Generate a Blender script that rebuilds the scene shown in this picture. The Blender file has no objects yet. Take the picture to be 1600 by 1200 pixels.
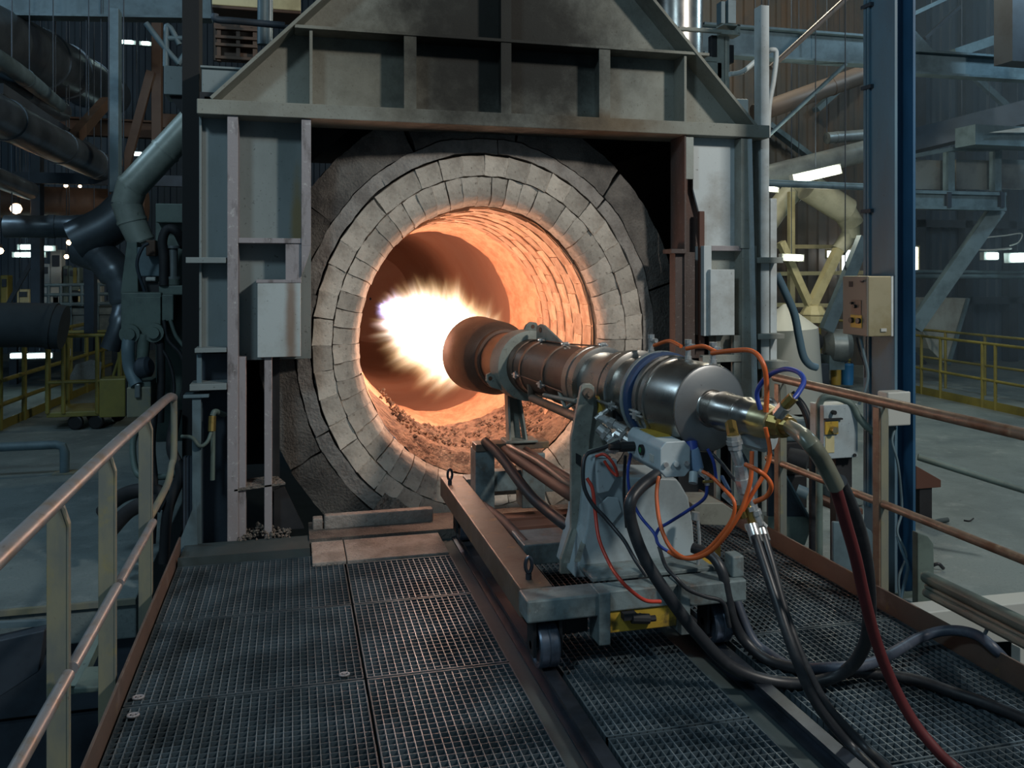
import bpy, bmesh, math, random
from mathutils import Vector, Matrix, noise
random.seed(7)
S = bpy.context.scene
COL = S.collection
PI = math.pi

# ------------------------------------------------------------------ camera
F, U0, V0, EYE = 1333.0, 800.0, 422.0, 1.75      # level camera, shifted lens, 1600x1200 frame
FW = Vector((0.2484, 0.9687, 0.0)); RT = Vector((0.9687, -0.2484, 0.0))
cam_d = bpy.data.cameras.new('camera'); cam = bpy.data.objects.new('camera', cam_d); COL.objects.link(cam)
cam.location = (0, 0, EYE)
cam.rotation_euler = (PI / 2, 0, -math.atan2(0.2484, 0.9687))
cam_d.sensor_width = 36.0; cam_d.lens = F / 1600 * 36.0
cam_d.shift_y = -(600 - V0) / 1600.0
cam_d.clip_start = 0.05; cam_d.clip_end = 200
S.camera = cam

# ------------------------------------------------------------------ view, world
S.view_settings.view_transform = 'Standard'; S.view_settings.look = 'None'
S.view_settings.exposure = 0.18; S.view_settings.gamma = 1.0; S.view_settings.use_curve_mapping = False
S.cycles.max_bounces = 6; S.cycles.diffuse_bounces = 3; S.cycles.glossy_bounces = 3
S.cycles.volume_bounces = 0; S.cycles.sample_clamp_indirect = 6.0
W = bpy.data.worlds.new('world'); S.world = W; W.use_nodes = True
wb = W.node_tree.nodes['Background']; wb.inputs[0].default_value = (0.42, 0.70, 0.92, 1); wb.inputs[1].default_value = 0.13

def lamp(name, kind, loc, energy, color, size=0.5, target=None, spot=None):
    d = bpy.data.lights.new(name, kind); d.energy = energy; d.color = color
    if kind == 'AREA': d.size = size
    elif kind in ('POINT', 'SPOT'): d.shadow_soft_size = size
    if kind == 'SPOT': d.spot_size = spot or 1.6; d.spot_blend = 0.6
    o = bpy.data.objects.new(name, d); COL.objects.link(o); o.location = loc
    if target is not None:
        o.rotation_euler = (Vector(target) - Vector(loc)).to_track_quat('-Z', 'Y').to_euler()
    return o
# high-bay lamps of the hall, out of view, plus one added fill
lamp('hall_light', 'AREA', (6.0, -1.4, 6.6), 390, (1.0, 0.95, 0.87), 0.6, (1.4, 6, 2.0))
lamp('hall_light', 'AREA', (-3.2, -0.8, 6.8), 150, (0.62, 0.86, 1.0), 1.0, (0.6, 6, 1.2))
lamp('hall_light', 'POINT', (6.5, 11.0, 7.5), 420, (1.0, 0.94, 0.74), 0.3)
lamp('hall_light', 'POINT', (10.5, 8.0, 6.5), 300, (0.55, 0.82, 1.0), 0.3)
lamp('hall_light', 'POINT', (-4.4, 7.2, 5.4), 230, (0.55, 0.80, 1.0), 0.3)  # fill added to brighten the floor, machine and duct on this side
# burning gas inside the flame built below, plus a deep unseen fill beyond it
for (lx, ly, lz, le) in ((1.10, 6.30, 1.14, 24), (0.72, 7.95, 1.22, 54), (0.70, 8.4, 1.26, 30), (0.8, 11.6, 1.25, 28)):
    lamp('kiln_light', 'POINT', (lx, ly, lz), le, (1.0, 0.50, 0.35), 0.15)

# ------------------------------------------------------------------ helpers
def at(u, v, Y=None, X=None, Z=None, d=None):
    """world point seen at pixel (u, v) lying on a given plane"""
    q = (u - U0) / F; p = (V0 - v) / F
    dirv = FW + RT * q + Vector((0, 0, p))
    if Y is not None: t = Y / dirv.y
    elif X is not None: t = X / dirv.x
    elif Z is not None: t = (Z - EYE) / dirv.z
    else: t = d
    return Vector((0, 0, EYE)) + dirv * t

def sp(pts, k=6):
    """Catmull-Rom through points"""
    P = [Vector(p) for p in pts]
    if len(P) < 3: return P
    P = [P[0] * 2 - P[1]] + P + [P[-1] * 2 - P[-2]]
    out = []
    for i in range(1, len(P) - 2):
        a, b, c, e = P[i - 1:i + 3]
        for j in range(k):
            t = j / k
            out.append(0.5 * ((2 * b) + (c - a) * t + (2 * a - 5 * b + 4 * c - e) * t * t + (3 * b - a - 3 * c + e) * t ** 3))
    out.append(P[-2])
    return out

class MB:
    def __init__(s): s.v = []; s.f = []
    def add(s, vs, fs):
        n = len(s.v); s.v.extend([Vector(p) for p in vs]); s.f.extend([tuple(i + n for i in f) for f in fs]); return s
    def box(s, x0, x1, y0, y1, z0, z1):
        return s.add([(x0,y0,z0),(x1,y0,z0),(x1,y1,z0),(x0,y1,z0),(x0,y0,z1),(x1,y0,z1),(x1,y1,z1),(x0,y1,z1)],
                     [(0,3,2,1),(4,5,6,7),(0,1,5,4),(1,2,6,5),(2,3,7,6),(3,0,4,7)])
    def obox(s, c, ax, ay, az):
        c = Vector(c); ax = Vector(ax); ay = Vector(ay); az = Vector(az)
        vs = [c + ax*i + ay*j + az*k for k in (-1,1) for (i,j) in ((-1,-1),(1,-1),(1,1),(-1,1))]
        return s.add(vs, [(0,3,2,1),(4,5,6,7),(0,1,5,4),(1,2,6,5),(2,3,7,6),(3,0,4,7)])
    def bar(s, p, q, w, h, up=(0,0,1)):
        p = Vector(p); q = Vector(q); d = (q - p); L = d.length; d.normalize()
        side = d.cross(Vector(up))
        if side.length < 1e-4: side = d.cross(Vector((1, 0, 0)))
        side.normalize(); u = side.cross(d).normalized()
        return s.obox((p + q) / 2, d * (L / 2), side * (w / 2), u * (h / 2))
    def ibeam(s, p, q, w, h, tf, tw, up=(0,0,1)):
        """I section: flanges of width w, total height h"""
        p = Vector(p); q = Vector(q); d = (q - p).normalized()
        side = d.cross(Vector(up)).normalized(); u = side.cross(d).normalized()
        for sg in (1, -1):
            o = u * (sg * (h - tf) / 2); s.bar(p + o, q + o, w, tf, up)
        return s.bar(p, q, tw, h - 2 * tf, up)
    def ring(s, c, r, a, b, n):
        return [c + a * (r * math.cos(2*PI*i/n)) + b * (r * math.sin(2*PI*i/n)) for i in range(n)]
    def tube(s, pts, r, n=8, caps=True):
        P = [Vector(p) for p in pts]; rs = r if isinstance(r, (list, tuple)) else [r] * len(P)
        T = []
        for i in range(len(P)):
            t = P[min(i+1, len(P)-1)] - P[max(i-1, 0)]
            T.append(t.normalized() if t.length > 1e-9 else Vector((0,0,1)))
        a = T[0].orthogonal().normalized(); base = len(s.v); fs = []; vs = []
        for i, p in enumerate(P):
            a = (a - T[i] * a.dot(T[i])); a = a.normalized() if a.length > 1e-6 else T[i].orthogonal().normalized()
            vs += s.ring(p, rs[i], a, T[i].cross(a), n)
        for i in range(len(P) - 1):
            for j in range(n):
                k = (j + 1) % n
                fs.append((i*n+j, i*n+k, (i+1)*n+k, (i+1)*n+j))
        if caps:
            fs.append(tuple(range(n))[::-1]); fs.append(tuple((len(P)-1)*n + j for j in range(n)))
        return s.add(vs, fs)
    def cyl(s, p, q, r, n=16, r2=None):
        return s.tube([p, q], [r, r if r2 is None else r2], n)
    def lathe(s, prof, o, d, n=32, closed=False):
        """prof: (distance along d, radius)"""
        o = Vector(o); d = Vector(d).normalized(); a = d.orthogonal().normalized(); b = d.cross(a)
        vs = []; fs = []; m = len(prof)
        for (t, r) in prof: vs += s.ring(o + d * t, max(r, 1e-4), a, b, n)
        for i in range(m if closed else m - 1):
            i2 = (i + 1) % m
            for j in range(n):
                k = (j + 1) % n
                fs.append((i*n+j, i*n+k, i2*n+k, i2*n+j))
        return s.add(vs, fs)
    def prism(s, poly, d):
        """closed polygon of 3-D points swept by vector d"""
        P = [Vector(p) for p in poly]; d = Vector(d); n = len(P)
        nrm = Vector((0,0,0))
        for i in range(n): nrm += P[i].cross(P[(i+1) % n])
        if nrm.dot(d) > 0: P = P[::-1]
        vs = P + [p + d for p in P]
        fs = [tuple(range(n)), tuple(range(2*n-1, n-1, -1))]
        for i in range(n):
            k = (i+1) % n; fs.append((i, i+n, k+n, k)[::1])
        return s.add(vs, fs)
    def sector(s, c, r0, r1, a0, a1, y0, y1, k=2, y0b=None):
        """block of an annulus in the XZ plane; y0 front at r0, y0b front at r1"""
        if y0b is None: y0b = y0
        vs = []; fs = []
        for i in range(k + 1):
            a = a0 + (a1 - a0) * i / k; ca, sa = math.cos(a), math.sin(a)
            for (r, y) in ((r0, y0), (r1, y0b), (r1, y1), (r0, y1)):
                vs.append((c[0] + r*ca, y, c[1] + r*sa))
        for i in range(k):
            b = i*4; e = b+4
            for j in range(4):
                m = (j+1) % 4; fs.append((b+j, e+j, e+m, b+m))
        fs.append((0,1,2,3)); fs.append(tuple(k*4 + j for j in (3,2,1,0)))
        return s.add(vs, fs)

OFF = {}
def _mesh(name, mb, m, off, smooth):
    me = bpy.data.meshes.new(name)
    me.from_pydata([tuple(v - off) for v in mb.v], [], mb.f); 
    bm = bmesh.new(); bm.from_mesh(me); bmesh.ops.recalc_face_normals(bm, faces=bm.faces); bm.to_mesh(me); bm.free()
    if m is not None: me.materials.append(m)
    if smooth:
        me.polygons.foreach_set('use_smooth', [True] * len(me.polygons)); me.set_sharp_from_angle(angle=math.radians(smooth if smooth is not True else 38))
    return me
def part(name, mb, m, parent=None, smooth=False, bevel=0, label=None, kind=None):
    """one mesh object; world coordinates in mb, made relative to its parent's base"""
    if parent is not None: off = OFF[parent.name]
    else:
        xs = [v.x for v in mb.v]; ys = [v.y for v in mb.v]; zs = [v.z for v in mb.v]
        off = Vector(((min(xs)+max(xs))/2, (min(ys)+max(ys))/2, min(zs)))
    o = bpy.data.objects.new(name, _mesh(name, mb, m, off, smooth)); COL.objects.link(o)
    if parent is not None: o.parent = parent
    else: o.location = off
    OFF[o.name] = off
    if bevel:
        b = o.modifiers.new('bevel', 'BEVEL'); b.width = bevel; b.segments = 2; b.limit_method = 'ANGLE'; b.angle_limit = 0.6
    if label: o['label'] = label
    if kind: o['kind'] = kind
    return o
def tag(o, label, cat, group=None, kind=None):
    o['label'] = label; o['category'] = cat
    if group: o['group'] = group
    if kind: o['kind'] = kind
    return o
def thing(name, label, cat, loc=(0,0,0), group=None):
    o = bpy.data.objects.new(name, None); COL.objects.link(o); o.location = loc; o.empty_display_size = 0.1
    OFF[o.name] = Vector(loc); return tag(o, label, cat, group)
def struct(name, mb, m, **k):
    o = part(name, mb, m, **k); o['kind'] = 'structure'; return o
def hang(o, p, r=.007):
    """thin hanger rod from a point of a thing up to the roof"""
    p = Vector(p); q = Vector((p.x, p.y, 12.52))
    return part('hanger_rod', MB().cyl(p, q, r, 6), M['steel_dark'], o)
def copy_tree(o, loc, rz=None, parent=None):
    c = o.copy(); COL.objects.link(c)
    if parent is None:
        c.location = loc
        if rz is not None: c.rotation_euler = (0, 0, rz)
    else: c.parent = parent
    for ch in o.children: copy_tree(ch, None, None, c)
    return c

# ------------------------------------------------------------------ materials
def lin(r, g, b):
    f = lambda c: ((c/255 + 0.055)/1.055)**2.4 if c > 10 else c/255/12.92
    return (f(r), f(g), f(b), 1)
def mat(name, col, rough=0.6, metal=0.0, spots=(), bump=None, rvar=0.0, soot=None, vary=0.0):
    """procedural paint/metal; spots: (colour, noise scale, low, high, amount, axis stretch)"""
    m = bpy.data.materials.new(name); m.use_nodes = True; N = m.node_tree.nodes; L = m.node_tree.links
    B = N['Principled BSDF']; B.inputs['Metallic'].default_value = metal; B.inputs['Roughness'].default_value = rough
    if soot: B.inputs['Specular IOR Level'].default_value = .12
    tc = N.new('ShaderNodeTexCoord')
    cur = None
    rgb = N.new('ShaderNodeRGB'); rgb.outputs[0].default_value = col; cur = rgb.outputs[0]
    for (c2, sc, lo, hi, amt, st) in spots:
        mp = N.new('ShaderNodeMapping'); mp.inputs['Scale'].default_value = st or (1,1,1); L.new(tc.outputs['Object'], mp.inputs[0])
        nz = N.new('ShaderNodeTexNoise'); nz.inputs['Scale'].default_value = sc; nz.inputs['Detail'].default_value = 5; nz.inputs['Roughness'].default_value = 0.65
        L.new(mp.outputs[0], nz.inputs['Vector'])
        mr = N.new('ShaderNodeMapRange'); mr.inputs[1].default_value = lo; mr.inputs[2].default_value = hi; mr.inputs[3].default_value = 0; mr.inputs[4].default_value = amt
        L.new(nz.outputs[0], mr.inputs[0])
        mx = N.new('ShaderNodeMix'); mx.data_type = 'RGBA'; L.new(mr.outputs[0], mx.inputs[0]); L.new(cur, mx.inputs[6]); mx.inputs[7].default_value = c2; cur = mx.outputs[2]
    if vary:                                   # each piece a little lighter or darker
        oi = N.new('ShaderNodeObjectInfo'); mr = N.new('ShaderNodeMapRange'); mr.inputs[3].default_value = 1 - vary; mr.inputs[4].default_value = 1 + vary * .6; L.new(oi.outputs['Random'], mr.inputs[0])
        hs = N.new('ShaderNodeHueSaturation'); L.new(mr.outputs[0], hs.inputs['Value']); L.new(cur, hs.inputs['Color']); cur = hs.outputs[0]
    for (cx, cz, rx, rz, c2, amt) in (soot or ()):   # soot or heat stain around a point of the plate
        mp = N.new('ShaderNodeMapping'); mp.inputs['Scale'].default_value = (1/rx, 0, 1/rz); mp.inputs['Location'].default_value = (-cx/rx, 0, -cz/rz); L.new(tc.outputs['Object'], mp.inputs[0])
        ln = N.new('ShaderNodeVectorMath'); ln.operation = 'LENGTH'; L.new(mp.outputs[0], ln.inputs[0])
        nz = N.new('ShaderNodeTexNoise'); nz.inputs['Scale'].default_value = 3; nz.inputs['Detail'].default_value = 8; nz.inputs['Roughness'].default_value = .7; L.new(tc.outputs['Object'], nz.inputs['Vector'])
        ad = N.new('ShaderNodeMath'); ad.operation = 'MULTIPLY_ADD'; L.new(nz.outputs[0], ad.inputs[0]); ad.inputs[1].default_value = .9; L.new(ln.outputs['Value'], ad.inputs[2])
        mr = N.new('ShaderNodeMapRange'); mr.interpolation_type = 'SMOOTHSTEP'; mr.inputs[1].default_value = .75; mr.inputs[2].default_value = 1.65; mr.inputs[3].default_value = amt; mr.inputs[4].default_value = 0; L.new(ad.outputs[0], mr.inputs[0])
        mx = N.new('ShaderNodeMix'); mx.data_type = 'RGBA'; L.new(mr.outputs[0], mx.inputs[0]); L.new(cur, mx.inputs[6]); mx.inputs[7].default_value = c2; cur = mx.outputs[2]
    L.new(cur, B.inputs['Base Color'])
    if rvar:
        nz = N.new('ShaderNodeTexNoise'); nz.inputs['Scale'].default_value = 9; nz.inputs['Detail'].default_value = 4; L.new(tc.outputs['Object'], nz.inputs['Vector'])
        mr = N.new('ShaderNodeMapRange'); mr.inputs[3].default_value = max(rough - rvar, 0.05); mr.inputs[4].default_value = min(rough + rvar, 1); L.new(nz.outputs[0], mr.inputs[0]); L.new(mr.outputs[0], B.inputs['Roughness'])
    if bump:
        nz = N.new('ShaderNodeTexNoise'); nz.inputs['Scale'].default_value = bump[0]; nz.inputs['Detail'].default_value = 6; L.new(tc.outputs['Object'], nz.inputs['Vector'])
        bp = N.new('ShaderNodeBump'); bp.inputs['Strength'].default_value = bump[1]; bp.inputs['Distance'].default_value = bump[2]; L.new(nz.outputs[0], bp.inputs['Height']); L.new(bp.outputs[0], B.inputs['Normal'])
    return m
def emit(name, col, strength):
    m = bpy.data.materials.new(name); m.use_nodes = True; N = m.node_tree.nodes; N.clear()
    e = N.new('ShaderNodeEmission'); e.inputs[0].default_value = col; e.inputs[1].default_value = strength
    o = N.new('ShaderNodeOutputMaterial'); m.node_tree.links.new(e.outputs[0], o.inputs[0]); return m

RUST = lin(96, 58, 38); SOOT = lin(38, 36, 35); DUST = lin(168, 162, 150)
M = {}
M['hood'] = mat('dusty_grey_paint', lin(150, 156, 150), 0.62, 0, [(lin(120,118,108), 2.2, .42, .62, .7, None), (lin(92,84,74), 60, .60, .72, .8, None), (lin(120,92,66), 1.7, .60, .75, .6, (1,1,.35))], (90, .25, .004))
HS = [(lin(120,118,108), 2.2, .42, .62, .6, None), (lin(92,84,74), 60, .60, .72, .8, None)]
M['hood_soot'] = mat('sooty_grey_paint', lin(142, 144, 136), 0.66, 0, HS, (90, .3, .004), 0, [(-.75, 3.2, .9, .55, lin(112,108,96), .7), (.75, 2.8, .5, .12, lin(110,88,62), .7), (.05, 3.45, 1.25, 1.15, lin(30,29,28), .94)])
M['panel_stain'] = mat('heat_stained_grey_paint', lin(124, 133, 133), 0.58, 0, [(lin(70,74,72), 40, .63, .70, .9, None), (lin(100,108,106), 2.5, .45, .7, .6, (1,1,.4))], (60, .15, .003), 0, [(-1.372, 2.05, .05, .42, lin(128,112,72), .8)])
M['box_stain'] = mat('brown_stained_grey_paint', lin(176, 184, 184), 0.52, 0, [(lin(60,52,44), 45, .66, .72, .9, None), (lin(136,132,124), 2.5, .48, .7, .5, None)], (60, .15, .003), 0, [(-1.415, 1.42, .045, .55, lin(120,90,66), .75)])
M['hood_light'] = mat('pale_grey_paint', lin(188, 196, 197), 0.5, 0, [(lin(60,52,44), 45, .66, .72, .9, None), (lin(128,122,112), 2.5, .48, .7, .6, None)], (60, .15, .003))
M['hood_blue'] = mat('blue_grey_paint', lin(122, 132, 133), 0.55, 0, [(lin(70,74,72), 40, .63, .70, .9, None), (lin(100,108,106), 2.5, .45, .7, .6, (1,1,.4))], (60, .15, .003))
M['hood_rust'] = mat('heat_rusted_steel', lin(82, 70, 66), 0.7, 0, [(lin(70,54,46), 4, .42, .6, .8, (1,1,.3)), (lin(104,62,44), 3, .58, .72, .6, (1,1,.3)), (lin(140,132,124), 50, .62, .7, .6, None)], (70, .4, .004))
M['flange'] = mat('scuffed_mauve_grey_paint', lin(146, 140, 142), 0.55, 0, [(lin(90,82,80), 14, .52, .68, .8, (1,1,.3)), (lin(190,188,186), 30, .60, .7, .7, None)], (60, .3, .004))
M['dark'] = mat('sooty_black_steel', lin(30, 32, 36), 0.7, 0.1, [(lin(52,52,54), 5, .45, .7, .6, None)])
M['black_steel'] = mat('matt_black_steel', lin(20, 21, 23), 0.8)  # the column's own black
M['grating'] = mat('lit_galvanised_bars', lin(128, 138, 144), 0.42, 0.3, [(lin(72,84,90), 3, .42, .62, .85, None), (lin(116,106,98), 5, .6, .74, .3, None)], None, .1)  # lighter copy for the cross bars: light on their tops is in the colour
M['grating_side'] = mat('shaded_bar_sides', lin(78, 92, 100), 0.5, 0.2, [(lin(48,58,64), 3, .42, .62, .8, None)])  # darker copy: shade on the bar faces is put into the colour
M['duct_lit'] = mat('grey_green_lit_duct', lin(140, 148, 140), 0.42, 0.1, [(lin(104,112,108), 3, .44, .66, .6, None), (lin(70,74,70), 30, .64, .74, .7, None)])  # duct base lightened to carry the light that falls on it
M['brown_duct'] = mat('dusty_brown_duct', lin(106, 94, 86), 0.5, 0.1, [(lin(84,72,64), 2, .44, .64, .6, None)])
M['trim'] = mat('dark_floor_steel', lin(60, 72, 74), 0.65, 0.1, [(lin(88,94,94), 6, .52, .68, .5, None), (lin(40,44,46), 3, .5, .7, .6, None)], (40, .2, .004))
M['toe'] = mat('brown_painted_plate', lin(94, 79, 71), 0.6, 0.0, [(lin(80,68,62), 5, .45, .65, .7, None), (lin(130,110,60), 7, .64, .72, .5, None), (lin(150,140,134), 3, .6, .75, .5, None)], (40, .15, .003))
M['rail_yellow'] = mat('greyed_yellow_paint', lin(128, 126, 106), 0.55, 0, [(lin(100,106,104), 5, .4, .6, .8, (1,1,.4)), (lin(140,130,80), 8, .56, .7, .6, None), (lin(90,60,40), 30, .66, .74, .8, None)], (60, .15, .002))
M['rail_worn'] = mat('worn_bare_handrail', lin(146, 144, 146), 0.38, 0.35, [(lin(140,120,98), 8, .48, .66, .7, None), (lin(96,86,78), 50, .62, .72, .7, None)], (70, .2, .002), .1)
M['rail_rust'] = mat('rusty_brown_pipe', lin(118, 100, 84), 0.45, 0.12, [(lin(92,62,42), 9, .45, .65, .8, None), (lin(160,140,112), 14, .58, .7, .6, None)], (70, .2, .002), .12)
M['brick'] = mat('pale_dusty_firebrick', lin(194, 182, 168), 0.9, 0, [(lin(142,130,118), 6, .42, .64, .7, None), (lin(104,92,80), 40, .58, .72, .8, None), (lin(92,80,70), 15, .62, .7, .6, None), (lin(196,190,180), 9, .6, .75, .6, None)], (38, .6, .01), vary=.28)
M['brick_hot'] = mat('heat_worn_firebrick', lin(188, 158, 132), 0.9, 0, [(lin(150,112,86), 8, .42, .64, .8, None), (lin(120,84,62), 36, .58, .72, .7, None)], (34, .8, .012), vary=.22)
M['mortar'] = mat('dark_joint_mortar', lin(118, 106, 94), 0.95, 0, [(lin(60,52,46), 12, .4, .7, .8, None)], (50, .6, .01))
M['castable'] = mat('grey_castable', lin(150, 143, 136), 0.92, 0, [(lin(112,104,98), 5, .42, .62, .8, None), (lin(84,76,70), 50, .58, .72, .7, None)], (45, .9, .012), vary=.12)
M['castable_dark'] = mat('sooty_castable', lin(108, 102, 96), 0.92, 0, [(lin(60,56,54), 3, .42, .62, .8, None), (lin(128,120,112), 70, .58, .7, .6, None)], (60, 1.0, .012), vary=.15)
M['lining'] = mat('rough_hot_lining', lin(196, 160, 128), 0.92, 0, [(lin(160,118,88), 9, .42, .64, .7, (1,.5,1)), (lin(128,84,60), 45, .60, .74, .8, None)], (30, .9, .02))
M['lining_smooth'] = mat('smooth_rear_lining', lin(150, 122, 102), 0.7, 0, [(lin(140,98,72), 1.4, .42, .64, .5, None)], (12, .1, .01))
M['clinker'] = mat('brown_clinker', lin(140, 112, 92), 0.95, 0, [(lin(84,62,50), 14, .44, .6, .9, None), (lin(176,150,128), 24, .6, .7, .7, None)], (40, 1.0, .03))
M['dustpile'] = mat('grey_dust_and_chips', lin(120, 112, 104), 0.95, 0, [(lin(64,60,56), 40, .5, .62, .9, None), (lin(176,168,160), 60, .62, .7, .7, None)], (60, 1.0, .02))
M['inox'] = mat('brushed_stainless', lin(168, 165, 160), 0.29, .95, [(lin(140,134,126), 3, .42, .64, .6, None), (lin(104,92,82), 20, .62, .74, .5, None)], (80, .06, .002), .09)
M['inox_warm'] = mat('heat_tinted_stainless', lin(122, 106, 96), 0.42, .85, [(lin(112,90,78), 3, .42, .64, .7, None), (lin(84,66,56), 20, .6, .72, .6, None)], (80, .1, .002), .1)
M['tip_steel'] = mat('scaled_burner_head_steel', lin(104, 76, 62), 0.6, 0.3, [(lin(84,56,42), 4, .42, .62, .7, None), (lin(60,44,38), 30, .6, .72, .6, None)], (60, .3, .004), .1)
M['bracket'] = mat('chipped_grey_green_paint', lin(134, 138, 130), 0.55, 0.1, [(lin(92,92,86), 6, .46, .66, .7, None), (lin(60,54,48), 40, .62, .72, .8, None)], (60, .2, .003))
M['cart'] = mat('grimy_blue_grey_paint', lin(118, 132, 134), 0.55, 0.1, [(lin(70,74,74), 5, .44, .64, .8, None), (lin(96,70,50), 9, .58, .72, .6, None), (lin(150,158,158), 30, .62, .7, .5, None)], (50, .3, .004))
M['cart_brown'] = mat('brown_worn_beam', lin(104, 90, 79), 0.55, 0.05, [(lin(84,66,52), 6, .44, .64, .8, None), (lin(160,128,84), 12, .58, .7, .5, None)], (50, .25, .004), .1)
M['housing'] = mat('pale_blue_grey_paint', lin(158, 170, 174), 0.5, 0, [(lin(112,122,126), 3, .46, .66, .6, None), (lin(80,80,80), 40, .64, .72, .8, None)], (40, .12, .003))
M['yellow'] = mat('scuffed_yellow_paint', lin(176, 146, 52), 0.55, 0, [(lin(60,54,44), 12, .5, .66, .9, None), (lin(120,104,60), 5, .5, .7, .6, None)], (40, .2, .003))
M['rubber'] = mat('black_rubber_hose', lin(40, 42, 46), 0.42, 0, [(lin(70,72,74), 14, .5, .7, .5, None)], (60, .1, .002))
M['rubber_blue'] = mat('dusty_blue_black_hose', lin(62, 70, 84), 0.45, 0, [(lin(96,104,116), 16, .5, .7, .6, None)], (60, .15, .002))
M['hose_green'] = mat('olive_clear_hose', lin(116, 118, 104), 0.28, 0.1, [(lin(80,80,68), 5, .45, .65, .6, None)])
M['hose_red'] = mat('dark_red_sleeve', lin(92, 34, 36), 0.55, 0, [(lin(74,24,26), 6, .45, .65, .7, None)])
M['orange'] = mat('orange_air_line', lin(206, 96, 44), 0.4)
M['redline'] = mat('red_air_line', lin(190, 64, 48), 0.4)
M['blueline'] = mat('blue_air_line', lin(46, 68, 148), 0.4)
M['blue_band'] = mat('blue_clamp_band', lin(44, 66, 100), 0.45)
M['actuator'] = mat('light_grey_casting', lin(172, 184, 188), 0.45, 0, [(lin(130,138,140), 5, .46, .66, .5, None)])
M['chrome'] = mat('bright_fitting', lin(206, 206, 204), 0.28, .7, [(lin(120,116,108), 25, .5, .66, .6, None)])
M['brass'] = mat('dull_brass', lin(168, 142, 84), 0.35, 0.9, [(lin(120,100,60), 20, .5, .66, .6, None)])
M['cream_fit'] = mat('brushed_bronze', lin(186, 172, 134), 0.36, 0.85, [(lin(140,126,92), 12, .46, .66, .6, None)])
M['disc'] = mat('brushed_aluminium_disc', lin(168, 169, 168), 0.36, .9, [(lin(150,150,152), 4, .44, .66, .5, None), (lin(110,108,106), 30, .64, .74, .6, None)], (40, .05, .002))
M['tyre'] = mat('polished_wheel_tread', lin(92, 104, 120), 0.34, 0.6, [(lin(60,66,74), 12, .46, .66, .6, None)])
M['railhead'] = mat('polished_rail_steel', lin(84, 92, 104), 0.35, 0.8, [(lin(52,56,60), 6, .46, .66, .6, None)])
M['rustpipe'] = mat('red_brown_pipe', lin(88, 58, 47), 0.7, 0, [(lin(90,56,44), 6, .44, .64, .7, None)])
M['col'] = mat('slate_grey_column_paint', lin(84, 114, 130), 0.5, 0, [(lin(82,90,98), 2.5, .44, .64, .6, (1,1,.3)), (lin(60,62,64), 50, .66, .72, .8, None)], (50, .1, .003))
M['col_blue'] = mat('deep_blue_column_paint', lin(50, 92, 124), 0.45, 0, [(lin(34,62,84), 2.5, .44, .64, .6, (1,1,.3))])
M['steel_teal'] = mat('teal_grey_steelwork', lin(92, 112, 120), 0.55, 0.1, [(lin(62,78,84), 3, .44, .64, .7, None)])
M['steel_dark'] = mat('dim_blue_steelwork', lin(50, 60, 70), 0.6, 0.1, [(lin(34,40,48), 3, .44, .64, .7, None)])
M['steel_brown'] = mat('brown_steelwork', lin(84, 64, 50), 0.6, 0.1, [(lin(70,48,36), 3, .44, .64, .7, None)])
M['duct'] = mat('dull_galvanised_duct', lin(124, 132, 132), 0.42, 0.4, [(lin(80,86,92), 2, .42, .64, .7, None), (lin(130,112,96), 3, .58, .72, .4, None)], None, .1)
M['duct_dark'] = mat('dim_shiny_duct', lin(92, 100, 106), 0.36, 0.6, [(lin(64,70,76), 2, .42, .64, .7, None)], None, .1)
M['duct_cream'] = mat('cream_painted_duct', lin(186, 184, 160), 0.45, 0, [(lin(146,144,122), 3, .46, .66, .6, None)])
M['cream'] = mat('cream_yellow_paint', lin(190, 180, 138), 0.5, 0, [(lin(150,140,104), 4, .46, .66, .6, None)])
M['concrete'] = mat('worn_concrete_floor', lin(112, 124, 124), 0.72, 0, [(lin(80,92,94), 1.1, .42, .64, .7, None), (lin(140,148,146), 5, .55, .72, .6, None), (lin(54,60,62), 18, .64, .72, .7, None), (lin(70,80,82), 60, .56, .68, .5, None)], (30, .35, .012))
M['rail_safety'] = mat('safety_yellow_rail', lin(126, 118, 56), 0.5, 0, [(lin(104,96,52), 6, .46, .66, .7, None)])
M['cladding'] = mat('corrugated_cladding', lin(88, 84, 78), 0.6, 0.1, [(lin(110,84,62), 1.2, .48, .68, .6, (1,1,.3)), (lin(66,68,70), 2, .5, .7, .6, None)])
M['cladding_blue'] = mat('blue_grey_cladding', lin(62, 78, 92), 0.6, 0.1, [(lin(46,58,70), 1.2, .48, .68, .6, (1,1,.3))])
M['machine'] = mat('grey_green_machine_paint', lin(94, 110, 104), 0.55, 0, [(lin(66,78,76), 4, .44, .64, .7, None), (lin(44,46,44), 40, .64, .72, .8, None)], (50, .15, .003))
M['white_box'] = mat('off_white_enclosure', lin(176, 178, 172), 0.5)
M['steel_box'] = mat('stainless_cabinet', lin(176, 166, 136), 0.42, 0.5, [(lin(140,124,82), 3, .44, .66, .6, None)], None, .08)
M['black'] = mat('black_plastic', lin(28, 29, 31), 0.5)
M['void'] = mat('unlit_pit_concrete', lin(44, 52, 56), 0.9, 0, [(lin(30,36,40), 2, .4, .7, .7, None)])
M['tube_white'] = emit('fluorescent_tube', (0.95, 1.0, 0.78, 1), 9.0)
M['tube_cool'] = emit('cool_fluorescent_tube', (0.70, 1.0, 1.0, 1), 7.0)
M['bulb_warm'] = emit('warm_bulb', (1.0, 0.62, 0.34, 1), 10.0)
M['daylight'] = emit('daylit_opening', (0.86, 0.95, 1.0, 1), 4.0)
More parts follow.
